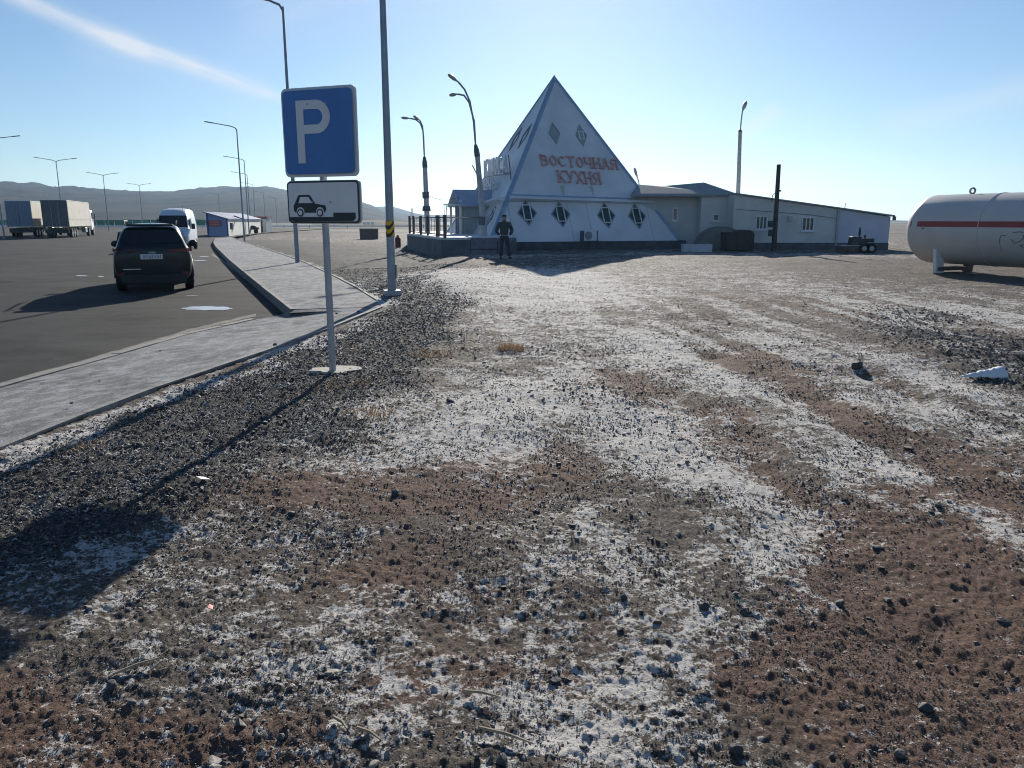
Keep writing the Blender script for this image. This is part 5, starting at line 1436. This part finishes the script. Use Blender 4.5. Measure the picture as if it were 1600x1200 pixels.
# white van facing the camera
vb = A(279, 388, 51)
van = thing('parked_van', (vb.x, vb.y, ZA), 'white high-roof van facing the camera, parked beyond the dark SUV', 'van', radians(17))
m_van = mat('van_white', (.66, .70, .76), .35, 0, .04, 2)
def vst(y_, w, zb_, hood, wt, top): return (y_, [(0, zb_), (w * .85, zb_), (w, zb_ + .2), (w, hood * .7), (w * .99, hood), (w * .97, hood + (top - hood) * .3), (wt, hood + (top - hood) * .75), (wt * .88, top - .04), (0, top)])
VS = [vst(-2.95, .80, .35, .80, .70, .86), vst(-2.80, .92, .28, 1.02, .80, 1.08), vst(-2.30, .98, .28, 1.22, .84, 1.30), vst(-1.95, 1.0, .28, 1.32, .86, 1.62), vst(-1.45, 1.0, .28, 1.35, .85, 2.22),
      vst(-1.05, 1.0, .28, 1.38, .84, 2.55), vst(-.4, 1.0, .28, 1.38, .86, 2.68), vst(1.5, 1.0, .28, 1.38, .88, 2.70), vst(2.75, 1.0, .28, 1.38, .88, 2.68), vst(2.85, .95, .35, 1.35, .84, 2.60)]
loft(VS, m_van, 'body', van, 1)
quad([(-.86, -2.02, 1.42), (.86, -2.02, 1.42), (.78, -1.52, 2.12), (-.78, -1.52, 2.12)], (0, -.8, .58), .03, m_cglass, 'windshield', van).location = (0, -.08, .07)
MB().box((0, -2.93, .62), (1.1, .06, .22)).build('grille', m_black, van, bevel=.02)
MB().box((0, -2.93, .38), (1.7, .12, .2)).build('bumper', m_black, van, bevel=.03)
for s in (-1, 1):
    MB().box((s * .74, -2.88, .78), (.26, .10, .30)).build('headlight', mat('headlight_glass', (.5, .53, .55), .1), van, bevel=.03)
    m_ = MB().box((s * 1.17, -1.75, 1.52), (.20, .12, .34)).build('mirror', m_black, van, bevel=.03); MB().box((s * 1.04, -1.72, 1.4), (.14, .05, .05)).build('mirror_arm', m_black, m_)
    quad([(s * 1.01, -1.75, 1.45), (s * .96, -1.35, 2.0), (s * .96, -.6, 2.0), (s * 1.01, -.55, 1.45)], (s, 0, .1), .012, m_cglass, 'side_window', van)
    for y_ in (-2.1, 1.75): wheel(van, s * .90, y_, .34, .22, s)
MB().tube([(.55, -1.2, 2.5), (.56, -1.15, 2.85)], .012, 5).build('antenna', m_black, van)

# lorries
def lorry(loc, label, m_rear, m_side, rz):
    t_ = thing('parked_lorry', loc, label, 'lorry', rz, 'lorries at the far side of the lot')
    w, L_, z0, z1 = 2.5, 13.6, 1.15, 4.0
    # origin = rear right corner
    X = lambda x_: x_ - w / 2
    MB().box((X(0), L_ / 2, (z0 + z1) / 2), (w - .06, L_ - .1, z1 - z0 - .06)).build('trailer_frame', m_side, t_)
    for k in range(4): MB().box((0.0 - .005, L_ * (k + .5) / 4, (z0 + .75 + z1) / 2), (.05, L_ / 4 - .03, z1 - z0 - .85)).build('curtain_panel', m_side, t_)
    for k in range(4): MB().box((-.005, L_ * (k + .5) / 4, z0 + .36), (.06, L_ / 4 - .05, .58)).build('side_board', m_side, t_)
    for s in (-1, 1): MB().box((X(s * w / 4), -.04, (z0 + z1) / 2), (w / 2 - .07, .07, z1 - z0 - .2)).build('rear_door', m_rear, t_)
    MB().box((X(0), -.03, z1 - .05), (w, .1, .12)).build('header', m_rear, t_)
    for s in (-1, 1): MB().tube([(X(s * .35), -.1, z0 + .1), (X(s * .35), -.1, z1 - .2)], .025, 6).build('lock_rod', m_galv, t_)
    for s in (-1, 1): MB().box((X(s * (w / 2 - .04)), -.03, (z0 + z1) / 2), (.09, .1, z1 - z0)).build('corner_pillar', m_rear, t_)
    MB().box((X(0), L_ / 2, z1 + .02), (w - .02, L_, .05)).build('trailer_roof', m_white, t_)
    MB().box((X(0), 5, .95), (1.0, 9.5, .25)).build('chassis', m_black, t_)
    MB().box((X(0), .1, .72), (2.3, .1, .4)).build('underrun_bar', m_black, t_)
    for s in (-1, 1):
        MB().box((X(s * .95), .02, .95), (.4, .05, .14)).build('tail_light', m_lred, t_)
        for y_ in (1.6, 2.9, 4.2): wheel(t_, X(s * 1.07), y_, .5, .34, s)
        for y_ in (L_ - 1.2,): wheel(t_, X(s * 1.07), y_, .5, .34, s)
        wheel(t_, X(s * 1.07), L_ + 1.9, .5, .34, s)
        MB().box((X(s * 1.0), L_ - 3.2, .75), (.45, 1.3, .6)).build('fuel_tank', m_rim, t_, bevel=.05)
        MB().box((X(s * 1.42), L_ + 2.3, 2.35), (.12, .2, .75)).build('mirror', m_black, t_, bevel=.02)
    MB().box((X(0), L_ + 1.6, 1.9), (2.44, 2.1, 2.5), top=(.96, .86)).build('cab', m_white, t_, bevel=.12)
    MB().box((X(0), L_ + 1.2, 3.35), (2.1, 1.2, .55), top=(.9, .5)).build('roof_fairing', m_white, t_, bevel=.08)
    for s in (-1, 1): MB().box((X(s * 1.2), L_ + 1.9, 2.45), (.06, .9, .75)).build('side_window', m_cglass, t_)
    return t_
m_canv = mat('cream_canvas', (.52, .50, .44), .8, 0, .1, 1.2, .2); m_rd = mat('dark_grey_doors', (.11, .12, .13), .7, 0, .15, 2); m_rd2 = mat('blue_grey_doors', (.20, .26, .34), .7, 0, .1, 2)
s1 = A(110, 366, 86); s1.z = ZA
lorry(s1, 'cream curtain-sided lorry with dark grey rear doors, right of the two', m_rd, m_canv, radians(19.4))
s2 = A(53.5, 366, 89); s2.z = ZA
lorry(s2, 'lorry with blue-grey rear doors, left of the two and partly hidden', m_rd2, m_canv, radians(19.4))

# ------------------------------------------------------------------ person
pp = W(788, 404.5); pp.z = hz(pp.x, pp.y)
per = thing('person', pp, 'person in dark jacket and trousers standing hands in pockets before the cafe', 'person', .22)
def skin(name, verts, edges, radii, m, parent, sub=2, root=0):
    me = bpy.data.meshes.new(name); me.from_pydata(verts, edges, []); me.update(); me.materials.append(m)
    o = bpy.data.objects.new(name, me); COL.objects.link(o); o.parent = parent
    o.modifiers.new('skin', 'SKIN'); me.skin_vertices[0].data
    for i, r in enumerate(radii):
        r = r if isinstance(r, tuple) else (r, r)
        me.skin_vertices[0].data[i].radius = r
    me.skin_vertices[0].data[root].use_root = True
    s = o.modifiers.new('sub', 'SUBSURF'); s.levels = sub; s.render_levels = sub
    o.modifiers['skin'].use_smooth_shade = True
    return o
m_skin = mat('skin', (.35, .20, .15), .6); m_jk = mat('dark_jacket', (.05, .06, .062), .85, 0, .25, 20, .3); m_tr = mat('dark_trousers', (.04, .043, .055), .9, 0, .2, 20, .2); m_shoe = mat('black_shoes', (.015, .015, .015), .6)
K = 1.88 / 1.78
V_ = lambda x_, y_, z_: (x_ * K, y_ * K, z_ * K)
skin('body', [V_(0, 0, 1.0), V_(0, .0, 1.25), V_(0, .02, 1.45), V_(0, .01, 1.53), V_(0, -.01, 1.60), V_(0, -.015, 1.68), V_(0, -.005, 1.745),
              V_(.17, .01, 1.42), V_(.33, .035, 1.15), V_(.225, -.06, .985), V_(-.17, .01, 1.42), V_(-.33, .035, 1.15), V_(-.225, -.06, .985), V_(.10, 0, .9), V_(.15, -.06, .48), V_(.20, -.06, .1), V_(-.10, 0, .9), V_(-.12, 0, .48), V_(-.14, .03, .1)],
     [(0, 1), (1, 2), (2, 3), (3, 4), (4, 5), (5, 6), (2, 7), (7, 8), (8, 9), (2, 10), (10, 11), (11, 12), (0, 13), (13, 14), (14, 15), (0, 16), (16, 17), (17, 18)],
     [.10, .12, .10, .06, .078, .098, .06, .05, .03, .03, .05, .03, .03, .07, .05, .04, .07, .05, .04], m_skin, per)
jk = skin('jacket', [V_(0, 0, .93), V_(0, 0, 1.08), V_(0, 0, 1.28), V_(0, .01, 1.43), V_(0, .01, 1.50), V_(.20, .01, 1.42), V_(.27, .03, 1.29), V_(.345, .04, 1.14), V_(.28, -.02, 1.04), V_(.205, -.08, .97),
                V_(-.20, .01, 1.42), V_(-.26, .04, 1.28), V_(-.32, .06, 1.12), V_(-.27, -.01, 1.02), V_(-.205, -.08, .97)],
     [(0, 1), (1, 2), (2, 3), (3, 4), (3, 5), (5, 6), (6, 7), (7, 8), (8, 9), (3, 10), (10, 11), (11, 12), (12, 13), (13, 14)],
     [(.205, .15), (.20, .155), (.215, .16), (.17, .13), (.09, .09), (.10, .10), (.095, .09), (.085, .08), (.08, .075), .065, (.10, .10), (.095, .09), (.085, .08), (.08, .075), .065], m_jk, per)
skin('trousers', [V_(0, 0, .96), V_(.105, 0, .86), V_(.15, -.06, .48), V_(.20, -.06, .10), V_(-.105, 0, .86), V_(-.12, .0, .48), V_(-.14, .03, .10)],
     [(0, 1), (1, 2), (2, 3), (0, 4), (4, 5), (5, 6)], [(.17, .12), (.115, .115), (.09, .09), (.082, .09), (.115, .115), (.09, .09), (.082, .09)], m_tr, per)
for s in (-1, 1):
    fx_, fy_ = (.20, -.06) if s > 0 else (-.14, .03)
    MB().tube([V_(fx_, fy_ + .08, .05), V_(fx_, fy_, .055), V_(fx_ + s * .02, fy_ - .12, .04), V_(fx_ + s * .03, fy_ - .18, .03)], [.045, .055, .05, .03], 10, squash=.9).build('shoe', m_shoe, per, True)
MB().sphere(V_(0, 0, 1.735), .108, 14, 8, (1, 1.08, .62)).build('cap', m_jk, per, True)
MB().sphere(V_(0, -.12, 1.665), .02, 8, 6, (.8, 1.1, 1.3)).build('nose', m_skin, per, True)
for s in (-1, 1):
    MB().sphere(V_(s * .038, -.098, 1.69), .012, 8, 6).build('eye', m_sblack, per, True)
    MB().sphere(V_(s * .102, 0, 1.67), .028, 8, 6, (.4, .8, 1.1)).build('ear', m_skin, per, True)
MB().box(V_(0, -.103, 1.625), (.05, .012, .01)).build('mouth', mat('lips', (.25, .1, .08), .6), per)
MB().tube([V_(.08 * cos(q * pi / 8), .02 + .07 * sin(q * pi / 8), 1.525) for q in range(16)] + [V_(.08, .02, 1.525)], .03, 8).build('collar', m_jk, per, True)

# ------------------------------------------------------------------ litter and dry grass
bp_ = W(1533, 590)
mb = MB(); r = random.Random(3); nx, ny = 14, 8; vs_ = []
for i in range(nx):
    for j in range(ny):
        t_ = i / (nx - 1); s = j / (ny - 1) - .5
        vs_.append(((t_ - .5) * .42, s * (.05 + .22 * t_), .02 + .16 * t_ * (1 - 4 * s * s) * .7 + r.uniform(0, .025)))
mb.add(vs_, [(i * ny + j, (i + 1) * ny + j, (i + 1) * ny + j + 1, i * ny + j + 1) for i in range(nx - 1) for j in range(ny - 1)])
bag = mb.build('plastic_bag', mat('white_plastic', (.75, .77, .78), .4), None, True); bag.location = (bp_.x, bp_.y, hz(bp_.x, bp_.y)); sl = bag.modifiers.new('solid', 'SOLIDIFY'); sl.thickness = .004
tag(bag, 'crumpled white plastic bag lying on dark slate at the right', 'plastic bag')
def scrap(u, v, sx, sy, c, name, label, cat):
    p = W(u, v); o = MB().add([(-sx, -sy * .8, 0), (sx * .9, -sy, .004), (sx, sy * .7, .012), (-sx * .7, sy, .006)], [(0, 1, 2, 3)]).build(name, mat(name + '_' + label[:6], c, .6)); o.location = (p.x, p.y, hz(p.x, p.y) + .018); o.rotation_euler = (.15, .1, random.uniform(0, 3))
    s_ = o.modifiers.new('solid', 'SOLIDIFY'); s_.thickness = .003; tag(o, label, cat)
scrap(329, 951, .016, .011, (.55, .06, .05), 'plastic_scrap', 'small red plastic scrap on dirt lower left', 'litter')
scrap(318, 757, .05, .03, (.72, .7, .62), 'paper_scrap', 'small pale paper scrap on the slate left of the brown earth', 'litter')
scrap(1068, 679, .05, .03, (.05, .16, .35), 'plastic_scrap', 'small blue plastic scrap in the frost right of centre', 'litter')
scrap(1165, 942, .05, .008, (.25, .5, .45), 'plastic_strip', 'thin teal plastic strip lying in bright frost', 'litter')
scrap(650, 744, .02, .02, (.6, .45, .3), 'paper_scrap', 'tiny tan paper scrap on brown earth', 'litter')
scrap(590, 424, .12, .06, (.7, .72, .74), 'paper_scrap', 'white paper scrap on the bank behind the sign', 'litter')
m_stick = mat('dry_stick', (.36, .29, .20), .9, 0, .3, 20)
for k, (u, v, l, ang, lab) in enumerate([(215, 1050, .16, .6, 'pale dry stick on dirt at lower left'), (532, 1137, .10, -.9, 'short pale stick end beside frost near the bottom'), (752, 1083, .13, -.4, 'thin brown twig below a dark stone near centre bottom'), (576, 1148, .12, -.7, 'thin dry stalk near the pale round stone'), (790, 1150, .2, -.5, 'longest pale dry stalk at the bottom edge')]):
    p = W(u, v); o = MB().tube([(-l / 2, 0, 0), (0, .008, .006), (l / 2, 0, .012)], [.005, .006, .003], 6).build('stick', m_stick); o.location = (p.x, p.y, hz(p.x, p.y) + .018); o.rotation_euler = (0, 0, ang); tag(o, lab, 'stick')
m_grass = mat('dry_grass', (.55, .36, .19), .9, 0, .3, 30)
def tuft(u, v, rad, hgt, n, label):
    p = W(u, v); mb = MB(); r = random.Random(int(u))
    for _ in range(n):
        a = r.uniform(0, 2 * pi); q = rad * sqrt(r.random()); bx_, by_ = q * cos(a), q * sin(a); l = hgt * r.uniform(.5, 1); a2 = r.uniform(0, 2 * pi); k = r.uniform(.3, 1.3) * l; w = .004
        d = Vector((cos(a2), sin(a2), 0)); s_ = Vector((-sin(a2), cos(a2), 0)) * w; b0_ = Vector((bx_, by_, -.01))
        mb.add([b0_ - s_, b0_ + s_, b0_ + d * k * .4 + Vector((0, 0, l * .7)) + s_ * .7, b0_ + d * k * .4 + Vector((0, 0, l * .7)) - s_ * .7, b0_ + d * k + Vector((0, 0, l * .9))], [(0, 1, 2, 3), (3, 2, 4)])
    o = mb.build('grass_tuft', m_grass); o.location = (p.x, p.y, hz(p.x, p.y)); tag(o, label, 'grass tuft')
tuft(800, 546, .20, .11, 260, 'dry tan grass tuft in the frost right of the slate bank')
tuft(672, 552, .30, .08, 240, 'orange-brown dry grass tuft on the slate right of the sign')
tuft(535, 596, .32, .05, 240, 'flat orange-brown dry grass just below the sign footing')
tuft(560, 540, .25, .05, 140, 'thin dry grass right of the sign post')
tuft(575, 648, .25, .05, 160, 'low dry grass at the edge of frost below the sign')
tuft(120, 652 + 40, .2, .05, 120, 'sparse dry grass on slate by the left footpath edge')
# dark stones on the footpath
for k, (u, v, w_) in enumerate([(430, 541, 8), (526, 491, 4), (560, 488, 5), (112, 631, 5), (155, 596, 3), (250, 549, 3)]):
    p = W(u, v, ZP); s = w_ / 1200 * p.length / 2 * 1.2
    V, F = hull(12, 400 + k, .7); o = MB().add([tuple(c * s) for c in V], [tuple(f) for f in F]).build('pebble', m_st[0]); o.location = (p.x, p.y, ZP + s * .4); tag(o, 'small dark pebble lying on the pale footpath', 'pebble', 'pebbles on the footpath')

# ------------------------------------------------------------------ haze
mh = bpy.data.materials.new('haze_air'); mh.use_nodes = True; t = mh.node_tree
for n in list(t.nodes): t.nodes.remove(n)
ou = t.nodes.new('ShaderNodeOutputMaterial'); pv = t.nodes.new('ShaderNodeVolumePrincipled')
pv.inputs['Color'].default_value = (.38, .66, 1.0, 1); pv.inputs['Density'].default_value = .00013; pv.inputs['Anisotropy'].default_value = .5
t.links.new(pv.outputs[0], ou.inputs['Volume'])
hzb = MB().box((0, 1000, 62), (9000, 8200, 128)).build('haze', mh); tag(hzb, 'thin pale winter haze over the plain', 'haze', kind='stuff')
